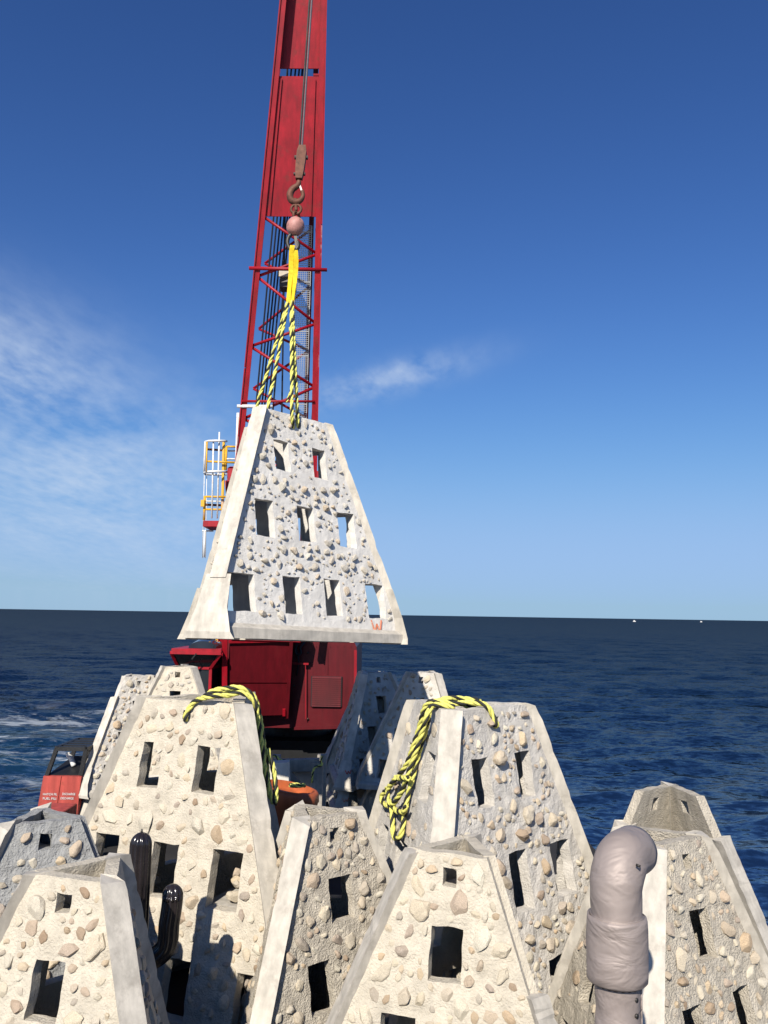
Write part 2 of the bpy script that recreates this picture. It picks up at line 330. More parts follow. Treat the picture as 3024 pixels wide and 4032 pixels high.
def build_sea():
    rng = np.random.RandomState(4)
    nr, na = 560, 420
    r = 5.0 * (400 / 5.0) ** (np.arange(nr) / (nr - 1)); far = np.array([700, 1500, 4000, 12000, 40000.0])
    r = np.concatenate([r, far]); nr = len(r)
    a = np.radians(np.linspace(-58, 58, na))
    R, A = np.meshgrid(r, a, indexing='ij'); X = R * np.sin(A); Y = R * np.cos(A)
    Z = np.zeros_like(X); DX = np.zeros_like(X); DY = np.zeros_like(X)
    dr = np.gradient(r)[:, None]
    for i in range(90):
        lam = 0.5 * (8 / 0.5) ** rng.rand(); k = 2 * math.pi / lam
        th = math.radians(-75) + rng.randn() * 0.55
        amp = 0.0056 * lam ** 0.8 * (0.4 + rng.rand())
        ph = rng.rand() * 6.283; att = np.clip(lam / (2.5 * dr) - 0.6, 0, 1)
        q = k * (X * math.cos(th) + Y * math.sin(th)) + ph
        Z += att * amp * np.sin(q); DX += att * amp * 0.7 * math.cos(th) * np.cos(q); DY += att * amp * 0.7 * math.sin(th) * np.cos(q)
    X = X + DX; Y = Y + DY; Z = Z + SEA_Z
    v = np.stack([X, Y, Z], -1).reshape(-1, 3)
    i, j = np.meshgrid(np.arange(nr - 1), np.arange(na - 1), indexing='ij'); b0 = (i * na + j).ravel()
    quads = np.stack([b0, b0 + 1, b0 + na + 1, b0 + na], -1)[:, ::-1]
    # calm remainder behind and to the sides
    n0 = len(v); ext = []
    aa = np.radians(np.linspace(58, 302, 40)); rr = [5.0, 40, 400, 4000, 40000]
    for q in rr:
        for t in aa: ext.append((q * math.sin(t), q * math.cos(t), SEA_Z))
    v = np.concatenate([v, np.array(ext)]); m_ = len(aa)
    i, j = np.meshgrid(np.arange(len(rr) - 1), np.arange(m_ - 1), indexing='ij'); b1 = (n0 + i * m_ + j).ravel()
    quads = np.concatenate([quads, np.stack([b1, b1 + 1, b1 + m_ + 1, b1 + m_], -1)[:, ::-1]])
    me = bpy.data.meshes.new('sea'); me.vertices.add(len(v)); me.vertices.foreach_set('co', v.astype(np.float32).ravel())
    me.loops.add(quads.size); me.loops.foreach_set('vertex_index', quads.astype(np.int32).ravel())
    me.polygons.add(len(quads)); me.polygons.foreach_set('loop_start', np.arange(0, quads.size, 4, dtype=np.int32))
    me.polygons.foreach_set('use_smooth', np.ones(len(quads), dtype=bool)); me.update(calc_edges=True); me.validate()
    me.materials.append(sea_material())
    o = link(bpy.data.objects.new('sea', me)); tag(o, 'dark blue open sea with small choppy waves', kind='structure')
build_sea()

# ------------------------------------------------------------------ barge
def build_barge():
    d = MB().box((-5.2, -6, -0.2), (3.05, 27, -0.07)).build('deck', M['deck']); tag(d, 'steel barge deck under the reef modules', kind='structure')
    h = MB().bar_pts([(-5.1, -6), (2.95, -6), (2.95, 24), (-1, 26.8), (-5.1, 24)], -3.2, -0.204).build('hull', M['hull'], d)
build_barge()

# ------------------------------------------------------------------ stones
def stone_meshes(tagname, mat, n, angular, seed):
    rnd = random.Random(seed); res = []
    import bmesh
    for i in range(n):
        bm = bmesh.new(); bmesh.ops.create_icosphere(bm, subdivisions=2 if angular else 3, radius=1.0)
        off = Vector((rnd.random() * 50, rnd.random() * 50, rnd.random() * 50))
        planes = []
        for _ in range(12 if angular else 12):
            p = Vector((rnd.gauss(0, 1), rnd.gauss(0, 1), rnd.gauss(0, 1))).normalized(); planes.append((p, rnd.uniform(0.45, 0.8) if angular else rnd.uniform(0.58, 0.9)))
        for v in bm.verts:
            c = v.co.copy(); c *= 1 + 0.34 * noise.noise(c * 1.2 + off) + 0.10 * noise.noise(c * 3.1 + off)
            for p, dd in planes:
                k = c.dot(p)
                if k > dd: c -= p * (k - dd) * 0.93
            c *= 1 + 0.045 * noise.noise(c * 6.5 + off) + (0.05 * noise.noise(c * 4.0 + off * 2) if angular else 0)
            v.co = c
        me = bpy.data.meshes.new('stone'); bm.to_mesh(me); bm.free(); me.materials.append(mat)
        me.polygons.foreach_set('use_smooth', [False] * len(me.polygons)); res.append(me)
    return res
STONES = {'round': stone_meshes('round', M['stone'], 10, False, 1), 'chip': stone_meshes('chip', M['stone_pale'], 10, True, 2), 'mixed': None}
STONES['mixed'] = STONES['round'][:6] + stone_meshes('mix', M['stone'], 6, True, 3); STONES['round'] = STONES['round'] + STONES['mixed'][6:10]

# ------------------------------------------------------------------ reef modules
S3 = math.sqrt(3)
BIG_WIN = [(-.271, .783, .20, .35), (.271, .783, .20, .35), (-.578, .476, .25, .40), (0, .476, .23, .40), (.578, .476, .25, .40),
           (-.928, .153, .33, .39), (-.278, .153, .24, .39), (.278, .153, .23, .39), (.928, .153, .28, .39), (0, .955, .055, .07)]
SMALL_WIN = [(0, .928, .085, .095), (0, .692, .19, .285), (-.264, .41, .19, .30), (.264, .41, .19, .30), (-.5, .14, .19, .28), (0, .14, .19, .28), (.5, .14, .19, .28)]

def panel(name, B, T, H, rects, th, step, seed, mat, parent, rough=0.008, off=0.0, edge=0.02, collars=None):
    """one trapezoid wall slab with ragged window openings, in the frame of its own face (normal -y)"""
    rnd = random.Random(seed)
    k = (T - B) / (2 * S3)
    def lines(lo, hi, fixed):
        fixed = sorted(set(round(f, 4) for f in fixed)); out = [f for f in fixed if lo <= f <= hi]
        n = int((hi - lo) / step)
        for i in range(n + 1):
            q = lo + (hi - lo) * i / n
            if all(abs(q - f) > step * 0.45 for f in fixed): out.append(q)
        if lo not in out: out.append(lo)
        if hi not in out: out.append(hi)
        out = sorted(out); r = [out[0]]
        for q in out[1:]:
            if q - r[-1] > 0.004: r.append(q)
        return r
    us = lines(-B / 2 - edge, B / 2 + edge, [x for r in rects for x in r[:2]])
    zs = lines(0.0, H, [x for r in rects for x in r[2:]])
    off3 = Vector((seed * 1.7 % 31, seed * 2.3 % 29, 3.0))
    nu, nz = len(us), len(zs); V = []
    ragged = 0.012
    for z in zs:
        w = z / H; hw = (B + (T - B) * w) / 2 + edge
        for u in us:
            uu = max(-hw, min(hw, u)); zz = z
            p = Vector((uu, 0, zz)) + off3
            inner = abs(u) < hw - 0.05
            if inner and 0.05 < z < H - 0.03:
                uu += ragged * noise.noise(p * 9.0); zz += ragged * noise.noise(p * 9.0 + Vector((7, 0, 0)))
            elif z >= H - 1e-6: zz += 0.012 * noise.noise(p * 8)
            d = rough * (noise.noise(p * 6) + 0.8 * noise.noise(p * 17) + 0.5 * noise.noise(p * 43))
            if collars is not None and len(collars):
                dd = np.sqrt((collars[:, 0] - u) ** 2 + (collars[:, 1] - z) ** 2) / collars[:, 2]
                k_ = int(dd.argmin())
                if dd[k_] < 2.2: d += min(.27 * collars[k_, 3], .012) * math.exp(-max(dd[k_] - .9, 0) ** 2 * 5) * (.7 + .6 * noise.noise(p * 12))
            a = (B + (T - B) * w) / (2 * S3) + off
            V.append((uu, -(a + d), zz))
    n = nu * nz
    Vb = [(x, y + th, z) for x, y, z in V]
    F = []
    for j in range(nz - 1):
        zc = (zs[j] + zs[j + 1]) / 2; hw0 = (B + (T - B) * zs[j] / H) / 2 + edge
        for i in range(nu - 1):
            uc = (us[i] + us[i + 1]) / 2
            if us[i] >= hw0 - 1e-6 or us[i + 1] <= -hw0 + 1e-6: continue
            if any(r[0] < uc < r[1] and r[2] < zc < r[3] for r in rects): continue
            F.append((j * nu + i, j * nu + i + 1, (j + 1) * nu + i + 1, (j + 1) * nu + i))
    ec = {}
    for f in F:
        for q in range(4):
            e = (f[q], f[(q + 1) % 4]); ec[e] = True
    faces = list(F) + [tuple(i + n for i in f[::-1]) for f in F]
    for (a, b) in ec:
        if (b, a) not in ec: faces.append((b, a, a + n, b + n))
    import bmesh
    o = mesh_obj(name, V + Vb, faces, mat, parent)
    bm = bmesh.new(); bm.from_mesh(o.data)
    bmesh.ops.delete(bm, geom=[v for v in bm.verts if not v.link_faces], context='VERTS')
    bmesh.ops.dissolve_degenerate(bm, edges=bm.edges, dist=0.0004)
    bm.to_mesh(o.data); bm.free()
    return o

def reef_module(label, size, pos, yaw, tilt=(0, 0), seed=1, mats='stucco_grey', stones=None, group=None, name='reef_module', kind='big',
                faces=(0, 1, 2), rib_top=(1, 1, 1), ribs=(0, 1, 2), step=0.04, foot=True, scale=1.0, jag=0.02, wins=None, rough=0.008, beams=True, drop=0.0, collar=1.0, blocker=False):
    B, T, H = size; B *= scale; T *= scale; H *= scale
    rnd = random.Random(seed)
    root = empty(name, (0, 0, 0)); tag(root, label, 'reef module', group)
    ra, rc, rp = [q * scale for q in ((.105, .055, .07) if kind == 'big' else (.095, .045, .055))]
    pos = Vector(pos) - Vector((math.sin(yaw), -math.cos(yaw), 0)) * ((BA if kind == 'big' else SA) * scale / S3)
    Rm = Matrix.Rotation(tilt[0], 4, 'X') @ Matrix.Rotation(tilt[1], 4, 'Y') @ Matrix.Rotation(yaw, 4, 'Z')
    if tilt != (0, 0): root.matrix_world = Matrix.Translation(Vector(pos) + Vector((0, 0, H / 2))) @ Rm @ Matrix.Translation((0, 0, -H / 2))
    else: root.matrix_world = Matrix.Translation(pos) @ Rm
    W = wins or (BIG_WIN if kind == 'big' else SMALL_WIN)
    W = [(u * scale, c, w * scale, h * scale) for u, c, w, h in W]
    th = (0.10 if kind == 'big' else 0.075) * scale
    prot = (0.10 if kind == 'big' else 0.075) * scale
    mat = M[mats]
    lst = {}
    for f in faces:
        fr = Matrix.Rotation(2 * math.pi / 3 * f, 4, 'Z')
        st = stones.get(f) if stones else None
        Wf = [(u + rnd.uniform(-.012, .012), c + rnd.uniform(-.004, .004), w * rnd.uniform(.95, 1.08), h * rnd.uniform(.96, 1.05)) for u, c, w, h in W]
        rects = [(u - w / 2, u + w / 2, (c * H) - h / 2, (c * H) + h / 2) for u, c, w, h in Wf]
        placed = []; tz = math.atan((B - T) / (2 * S3) / H)
        if st:
            count, smin, smax, kindname, prote = st; tries = 0
            while len(placed) < count and tries < count * 60:
                tries += 1
                z = H * (1 - math.sqrt(rnd.random()) if rnd.random() < .45 else rnd.random()); z = 0.06 * H + z * 0.92
                hw = (B + (T - B) * z / H) / 2 - ra - 0.02
                if hw < 0.05: continue
                u = rnd.uniform(-hw, hw); r = .5 * (smin * .8 + (smax * 1.12 - smin * .8) * rnd.random() ** 1.7)
                if any(a - r * 1.2 < u < b + r * 1.2 and c - r * 1.2 < z < d + r * 1.2 for a, b, c, d in rects): continue
                if abs(u) > hw + 0.02 - r or z > H - r: continue
                if any((u - q[0]) ** 2 + (z - q[1]) ** 2 < (1.0 * (r + q[2]) + 0.004) ** 2 for q in placed): continue
                placed.append((u, z, r, r * rnd.uniform(0.5, 1.0) * prote))
        o = panel('wall_panel', B, T, H, rects, th, step if st else max(step, 0.06), seed * 7 + f, mat, root, rough=rough, edge=-(ra - .018), collars=np.array(placed) if placed and collar else None)
        o.matrix_local = fr; lst[f] = o
        for u, z, r, dp in placed:
            w = z / H; s = link(bpy.data.objects.new('stone', rnd.choice(STONES[kindname])), o)
            a = (B + (T - B) * w) / (2 * S3); ex = rnd.uniform(.72, 1.35)
            s.matrix_local = Matrix.Translation((u, -(a + dp * rnd.uniform(.05, .4)), z)) @ Matrix.Rotation(-tz, 4, 'X') @ Matrix.Rotation(rnd.uniform(0, 6.28), 4, 'Y') @ Matrix.Rotation(rnd.uniform(-.35, .35), 4, 'X') @ Matrix.Diagonal((r * ex * 1.12, dp, r / ex * 1.12, 1))
    # corner ribs: corner c lies between face c and face c+1
    for c in ribs:
        ang1 = 2 * math.pi / 3 * c; ang2 = 2 * math.pi / 3 * (c + 1)
        n1 = Vector((math.sin(ang1), -math.cos(ang1), 0)); n2 = Vector((math.sin(ang2), -math.cos(ang2), 0)); cb = (n1 + n2).normalized()
        t1 = (cb - n1 * cb.dot(n1)).normalized(); t2 = (cb - n2 * cb.dot(n2)).normalized()
        wt = rib_top[c]
        def ring(w, a_=None, c_=None, p_=None, push=0.0, jz=0.0, z=None):
            a_ = ra if a_ is None else a_; c_ = rc if c_ is None else c_; p_ = rp if p_ is None else p_
            ap = cb * ((B + (T - B) * w) / S3); z = w * H if z is None else z
            P1 = ap - t1 * a_; P2 = ap - t2 * a_
            pts = [P1 + t1 * c_ + n1 * p_ + cb * push, P2 + t2 * c_ + n2 * p_ + cb * push, P2 - n2 * .004, ap - cb * (a_ * .9 + th * 1.1), P1 - n1 * .004]
            return [p + Vector((0, 0, z + jz * rnd.uniform(-1, 1))) for p in pts]
        rings = []; w0 = 0.2 if foot else 0.0; nseg = 30
        for i in range(nseg + 1):
            w = w0 + (wt - w0) * i / nseg
            R_ = ring(w, jz=jag if i == nseg else 0)
            R_ = [p + cb * 0.0018 * rnd.uniform(-1, 1) for p in R_]
            for e_ in (0, 1):
                if rnd.random() < .12: R_[e_] = R_[e_].lerp(R_[3], rnd.uniform(.02, .07))
            rings.append(R_)
        V = [p for R_ in rings for p in R_]; m_ = 5
        Fq = [tuple(range(m_))[::-1], tuple(range(nseg * m_, (nseg + 1) * m_))] + [(i * m_ + j, i * m_ + (j + 1) % m_, (i + 1) * m_ + (j + 1) % m_, (i + 1) * m_ + j) for i in range(nseg) for j in range(m_)]
        rb = mesh_obj('corner_rib', V, [f[::-1] for f in Fq], M['rib'], root)
        if foot:
            q_ = scale * (1 if kind == 'big' else .72); R1 = ring(0.215, .10 * q_, .02 * q_, .105 * q_); R2 = ring(0.08, .12 * q_, .01 * q_, .125 * q_); R3 = ring(0.0, .19 * q_, .02 * q_, .17 * q_, z=-.04 * drop * q_); R4 = ring(0.0, .22 * q_, .02 * q_, .20 * q_, z=-.105 * drop * q_)
            V = [p for R_ in (R4, R3, R2, R1) for p in R_]
            Fq = [tuple(range(5))[::-1], tuple(range(15, 20))] + [(i * 5 + j, i * 5 + (j + 1) % 5, (i + 1) * 5 + (j + 1) % 5, (i + 1) * 5 + j) for i in range(3) for j in range(5)]
            mesh_obj('foot', V, [f[::-1] for f in Fq], M['rib'], rb)
    if blocker:  # unseen slab added to keep sky and sun out of the interior
        wz = .86 if kind == 'small' else .895; rr = ((B + (T - B) * wz) / S3 - 2.3 * th); V = []
        for k_ in range(3):
            an = 2 * math.pi / 3 * (k_ + .5); V.append((rr * math.sin(an), -rr * math.cos(an), wz * H))
        V += [(x, y, z - .05) for x, y, z in V]
        mesh_obj('light_blocker', V, [(0, 1, 2), (5, 4, 3), (0, 3, 4, 1), (1, 4, 5, 2), (2, 5, 3, 0)], M['rib'], root)
    if beams:
        for f in faces:
            fr = Matrix.Rotation(2 * math.pi / 3 * f, 4, 'Z')
            a = B / (2 * S3); hb = B / 2 - .17 * scale * (1 if kind == 'big' else .72); z1 = 0.02 * H; z0_ = -.095 * drop * scale * (1 if kind == 'big' else .72); mb = MB(); n = 12; prof = [(a - 0.04, z0_), (a + prot * 1.05, z0_), (a + prot * 1.0, z1 * 0.1), (a + prot * .25, z1), (a - 0.04, z1)]
            V = []
            for i in range(n + 1):
                u = -hb + 2 * hb * i / n
                V += [(u, -(y + rnd.uniform(-.003, .003)), z + (0.003 * rnd.uniform(-1, 1))) for y, z in prof]
            m_ = len(prof)
            F = [tuple(range(m_)), tuple(range(n * m_, (n + 1) * m_))[::-1]] + [(i * m_ + j, (i + 1) * m_ + j, (i + 1) * m_ + (j + 1) % m_, i * m_ + (j + 1) % m_) for i in range(n) for j in range(m_)]
            mb.add(V, F); o = mb.build('base_beam', M['rib'], root); o.matrix_local = fr
    return root, lst

BA, SA = 0.125, 0.105
BIG = (2.511 + 2 * BA, 0.814 + 2 * BA, 2.44); SMALL = (1.807 + 2 * SA, 0.383 + 2 * SA, 1.75)
def smallpos(x, y, z, s): return (x * s, y * s, EYE - (EYE - z) * s)

G_BIG = 'tall reef modules'; G_SM = 'small reef modules'
# hung from the crane
modS, wallS = reef_module('pale concrete reef module hanging from the crane by yellow ropes', BIG, (-1.184, 9.552, 2.963), 0.778, (-0.04, 0.01), 11, 'stucco_pale',
    {0: (280, .036, .095, 'chip', 1.3), 2: (60, .05, .10, 'chip', 1.2)}, G_BIG, step=0.035, drop=1.0, rough=0.0035, collar=0)
modA, wallA = reef_module('sunlit cream reef module with big tan stones and rope over its top', BIG, (-1.505, 7.36, 0), -0.393, seed=21, mats='stucco_cream',
    stones={0: (175, .06, .165, 'round', 0.75)}, drop=.74, blocker=True, group=G_BIG, step=0.03, rough=0.0065)
modB, wallB = reef_module('grey reef module with a looped rope hanging down its bright left side', BIG, (0.753, 7.111, 0), 0.779, seed=31, mats='stucco_grey',
    stones={0: (250, .045, .125, 'mixed', 1.0), 2: (70, .06, .13, 'round', 0.6)}, drop=.74, blocker=True, group=G_BIG, step=0.03, rough=0.0065)
modC, wallC = reef_module('small cream reef module in the foreground centre with one square hole above one window', SMALL, (.478, 5.44, -.015), -.34, seed=41, mats='stucco_cream', kind='small',
    stones={0: (150, .05, .12, 'round', 0.8)}, drop=1.0, blocker=True, group=G_SM, step=0.022, rib_top=(.62, 1, 1), rough=0.005)
modD, wallD = reef_module('small tan reef module with shaded right face in front of the orange tub', SMALL, (-.399, 6.398, -.028), .70, seed=51, mats='stucco_tan', kind='small',
    stones={0: (130, .05, .115, 'mixed', 1.0), 2: (60, .05, .10, 'round', .8)}, drop=1.0, blocker=True, group=G_SM, step=0.022, jag=.04, rough=0.007)
modE, wallE = reef_module('small white reef module in the lower left corner with a thick grey rib', SMALL, (-1.669, 4.929, -0.035), -.282, seed=61, mats='stucco_cream', kind='small',
    stones={0: (150, .045, .115, 'round', 0.8), 1: (60, .05, .1, 'mixed', 1.0)}, drop=1.0, blocker=True, group=G_SM, step=0.022, rough=0.005)
modF, wallF = reef_module('small grey reef module at the left edge behind the white one', SMALL, (-2.36, 6.189, -.048), .46, seed=71, mats='stucco_dark', kind='small',
    stones={0: (80, .06, .13, 'round', 1.1)}, drop=1.0, blocker=True, group=G_SM, step=0.024, ribs=(1, 2), jag=.035, rough=0.008)
modG, wallG = reef_module('small tan reef module behind the silver pipe at the right', SMALL, (1.9, 5.758, 0), .638, seed=81, mats='stucco_tan', kind='small',
    stones={0: (150, .045, .12, 'mixed', 1.0), 2: (50, .05, .1, 'round', .8)}, drop=1.0, blocker=True, group=G_SM, step=0.022, rough=0.007)
modH, wallH = reef_module('open-fronted reef module showing its bare inner walls, behind the right-hand one', SMALL, (2.30, 6.91, 0.06), -0.33, seed=91, mats='stucco_tan', kind='small',
    stones=None, drop=1.0, group=G_SM, step=0.03, faces=(1, 2), rib_top=(.84, 1, .86), rough=.003)
s = .85
modI, wallI = reef_module('grey pebbled reef module with orange-painted foot, above the red engine casing', SMALL, smallpos(-4.176, 14.597, .324, s), .6, seed=101, mats='stucco_grey', kind='small',
    stones={0: (120, .05, .10, 'mixed', 1.1)}, blocker=True, group=G_SM, step=0.035, scale=s, drop=1.0, rib_top=(1, 1, .82))
modJ, wallJ = reef_module('bright white reef module peeking out beside the crane cab', SMALL, smallpos(-3.47, 14.7, .486, s), .0, seed=111, mats='stucco_cream', kind='small',
    stones={0: (90, .05, .10, 'chip', .9)}, blocker=True, group=G_SM, step=0.035, scale=s, drop=1.0)
modK, wallK = reef_module('shaded reef module with sunlit left edge beside the crane house', SMALL, smallpos(-.13, 15.0, .42, s), .652, seed=121, mats='stucco_grey', kind='small',
    stones={0: (80, .05, .10, 'mixed', 1.0), 2: (50, .05, .10, 'mixed', 1.0)}, blocker=True, group=G_SM, step=0.035, scale=s, drop=1.0)
modL, wallL = reef_module('shaded dark reef module leaning in front of the sea, left of the looped rope', SMALL, smallpos(.70, 14.0, .50, s), -.42, seed=131, mats='stucco_grey', kind='small',
    stones={0: (80, .05, .10, 'mixed', 1.0), 2: (30, .05, .1, 'mixed', 1.0)}, blocker=True, group=G_SM, step=0.035, scale=s, drop=1.0)
modM, wallM = reef_module('sunlit white reef module standing behind the shaded stack', SMALL, smallpos(-.05, 16.6, .30, s), -.15, seed=141, mats='stucco_cream', kind='small',
    stones={0: (60, .05, .10, 'chip', .9)}, group=G_SM, step=0.045, scale=s, drop=1.0)
# lower modules of the nested stacks
def nested(of, dz, lab, seed, faces_st, yaw):
    p = of.matrix_world.translation
    return reef_module(lab, SMALL, (p.x, p.y, p.z - dz), yaw, seed=seed, mats='stucco_tan', kind='small', stones=faces_st, group=G_SM, step=0.05, scale=s, drop=1.0)
modK1, _ = nested(modK, .40, 'reef module nested under the shaded one, with an orange letter on its foot', 151, {0: (50, .05, .1, 'round', 1.0), 2: (50, .05, .12, 'round', 1.2)}, .652)
modL1, _ = nested(modL, .44, 'reef module nested under the dark leaning one', 161, {0: (50, .05, .1, 'round', 1.0)}, -.42)
modI1, _ = nested(modI, .40, 'reef module nested under the grey pebbled one', 171, {0: (40, .05, .1, 'round', 1.0)}, .6)
modJ1, _ = nested(modJ, .44, 'reef module nested under the bright white one by the cab', 181, None, 0)
modM1, _ = nested(modM, .44, 'reef module nested under the sunlit white one', 191, None, -.15)

# ------------------------------------------------------------------ placing by line of sight onto real surfaces
CAMP = Vector((0, 0, EYE))
def ray(px, py): return (_c @ Vector(((px - 1512) / 3320, -(py - 2016) / 3320, -1.0))).normalized()
def plane_hit(p0, n, px, py):
    d = ray(px, py); return CAMP + d * ((Vector(p0) - CAMP).dot(n) / d.dot(n))
def face_plane(root, f, size, out=0.0, scale=1.0):
    B, T, H = [q * scale for q in size]; mw = root.matrix_world @ Matrix.Rotation(2 * math.pi / 3 * f, 4, 'Z')
    p = mw @ Vector((0, -B / (2 * S3), 0)); q = mw @ Vector((0, -T / (2 * S3), H)); r = mw @ Vector((1, -B / (2 * S3), 0))
    n = (r - p).cross(q - p).normalized()
    return p + n * out, n
def on_face(root, f, size, px, py, out=0.0, scale=1.0):
    p, n = face_plane(root, f, size, out, scale); return plane_hit(p, n, px, py)

# ------------------------------------------------------------------ ropes
def rope(name, paths, label, cat='rope', group=None, r=0.024, per=10, pitch=None, parent=None):
    """three-strand rope, two strands yellow and one black, along one or more paths"""
    root = empty(name, paths[0][0], parent)
    if label: tag(root, label, cat, group)
    yb, bb = MB(), MB(); pitch = pitch or r * 9.0
    for path in paths:
        P = catmull(path, per); L = [0.0]
        for a, b in zip(P, P[1:]): L.append(L[-1] + (b - a).length)
        n = max(int(L[-1] / (pitch / 9)), 6); Q = []; j = 0
        for i in range(n + 1):
            s = L[-1] * i / n
            while j < len(L) - 2 and L[j + 1] < s: j += 1
            t = (s - L[j]) / max(L[j + 1] - L[j], 1e-6); Q.append(P[j].lerp(P[j + 1], min(t, 1)))
        T = [(Q[min(i + 1, n)] - Q[max(i - 1, 0)]).normalized() for i in range(n + 1)]
        up = Vector((0, 0, 1)) if abs(T[0].z) < 0.9 else Vector((1, 0, 0)); nr = T[0].cross(up).normalized()
        strands = [[], [], []]
        for i in range(n + 1):
            nr = (nr - T[i] * nr.dot(T[i])).normalized(); bn = T[i].cross(nr); s = L[-1] * i / n
            for k in range(3):
                a = 2 * math.pi * (s / pitch + k / 3); strands[k].append(Q[i] + (nr * math.cos(a) + bn * math.sin(a)) * r * 0.52)
        for k in range(3): (bb if k == 2 else yb).tube(strands[k], r * 0.56, 6)
    inv = Matrix.Translation(-Vector(paths[0][0]))
    for mb, nm, mt in ((yb, 'yellow_strand', 'yellow_rope'), (bb, 'black_strand', 'black_rope')):
        mb.v = [inv @ v for v in mb.v]; mb.build(nm, M[mt], root, smooth=True)
    return root

HY = 9.55   # distance of the load line
sling_top = at(1158, 975, HY); sling_bot = at(1141, 1195, HY)
# four lifting ropes of the hung module
p_l1 = at(1010, 1612, 9.75); p_l2 = at(1056, 1612, 9.30)
p_r1 = at(1150, 1640, 9.25); p_r2 = on_face(modS, 0, BIG, 1173, 1672, 0.01)
def lift(b, top, label, extra=None):
    pts = [top, top.lerp(b, .35) + Vector((0, 0, -.005)), top.lerp(b, .7), b]
    if extra: pts += extra
    rope('lifting_rope', [pts], label, 'rope', 'ropes lifting the hung module', r=0.021)
lift(p_l1, sling_bot + Vector((-.03, .03, .03)), 'outermost left yellow and black rope from sling to hung module', [p_l1 + Vector((.05, .15, -.25))])
lift(p_l2, sling_bot + Vector((-.02, -.03, .0)), 'second yellow and black rope from the left, sling to hung module', [p_l2 + Vector((.05, .2, -.2))])
lift(p_r1, sling_bot + Vector((.02, -.02, .0)), 'thick middle yellow and black rope hanging straight from the sling', [p_r1 + Vector((0, .3, -.2))])
lift(p_r2, sling_bot + Vector((.03, -.04, .02)), 'rightmost yellow and black rope, knotted into the hole of the hung module', [p_r2 + Vector((-.02, .12, -.03))])
rope('rope_tail', [[at(1141, 1290, HY), at(1160, 1420, 9.45), at(1150, 1520, 9.4), at(1128, 1585, 9.4)]], 'loose rope tail dangling beside the middle lifting rope', 'rope', 'ropes lifting the hung module', r=0.014)
# rope of the left module: hole, over the top, down its right side
hA = on_face(modA, 0, BIG, 736, 2838, 0.0)
top_y = 2752
pa1 = [hA + Vector((0, .08, .0)), hA + Vector((-.01, -.03, .02)), on_face(modA, 0, BIG, 742, 2795, .035), on_face(modA, 0, BIG, 770, 2760, .03), at(830, 2742, 6.98), at(900, 2738, 7.02), at(950, 2728, 7.05), at(999, 2760, 7.08),
       at(1017, 2840, 7.12), at(1032, 2950, 7.1), at(1046, 3050, 7.05), at(1062, 3120, 7.05), at(1082, 3165, 7.05), at(1086, 3100, 7.1), at(1072, 3010, 7.15), at(1054, 2950, 7.2)]
pa2 = [at(800, 2748, 7.15), at(835, 2722, 7.12), at(890, 2710, 7.12), at(945, 2708, 7.1), at(999, 2742, 7.15), at(1022, 2820, 7.2), at(1036, 2920, 7.2), at(1049, 3010, 7.18), at(1056, 3080, 7.12)]
pa3 = [at(850, 2738, 7.22), at(910, 2722, 7.2), at(960, 2722, 7.18), at(1008, 2770, 7.2), at(1020, 2880, 7.25), at(1034, 3000, 7.22), at(1044, 3090, 7.2), at(1074, 3150, 7.15), at(1090, 3150, 7.15)]
rope('rope', [pa1, pa2, pa3], 'yellow and black rope bundled over the top of the cream module', 'rope', 'ropes lying on the modules', r=0.022)
# rope of the right module
hB = on_face(modB, 0, BIG, 1944, 2862, 0.0); F2 = lambda x, y, o=.05: on_face(modB, 2, BIG, x, y, o)
pb1 = [hB + Vector((0, .06, 0)), hB + Vector((.02, -.03, .02)), on_face(modB, 0, BIG, 1942, 2820, .03), at(1915, 2778, 6.85), at(1860, 2765, 6.9), at(1790, 2770, 6.9), at(1730, 2762, 6.95), at(1690, 2765, 6.95),
       F2(1668, 2795, .07), F2(1655, 2850), F2(1630, 2930), F2(1600, 3010), F2(1560, 3065), F2(1520, 3110), F2(1502, 3140), F2(1512, 3165), F2(1540, 3180), F2(1545, 3220), F2(1548, 3280), F2(1560, 3302), F2(1578, 3290), F2(1590, 3230), F2(1602, 3150), F2(1625, 3060), F2(1650, 2960), F2(1680, 2860), F2(1692, 2800, .08), at(1715, 2772, 7.0), at(1780, 2752, 7.05)]
pb2 = [at(1790, 2785, 6.85), at(1740, 2775, 6.85), at(1700, 2780, 6.88), F2(1680, 2820, .10), F2(1660, 2890, .09), F2(1632, 2975, .09), F2(1606, 3050, .09), F2(1585, 3110, .08), F2(1560, 3150, .08), F2(1545, 3165, .08), F2(1530, 3150, .09), F2(1528, 3110, .09), F2(1560, 3060, .1)]
pb3 = [F2(1545, 3170, .06), F2(1565, 3195, .07), F2(1590, 3195, .08), F2(1600, 3170, .09)]
pb4 = [at(1690, 2775, 7.0), at(1760, 2750, 7.05), at(1830, 2752, 7.1), at(1890, 2762, 7.05), at(1850, 2780, 6.98), at(1800, 2765, 6.95)]
pb5 = [F2(1560, 3068, .07), F2(1590, 3062, .11), F2(1612, 3066, .10)]
rope('rope', [pb1, pb2, pb3, pb4, pb5], 'yellow and black rope looped over the grey module and down its left side', 'rope', 'ropes lying on the modules', r=0.022)

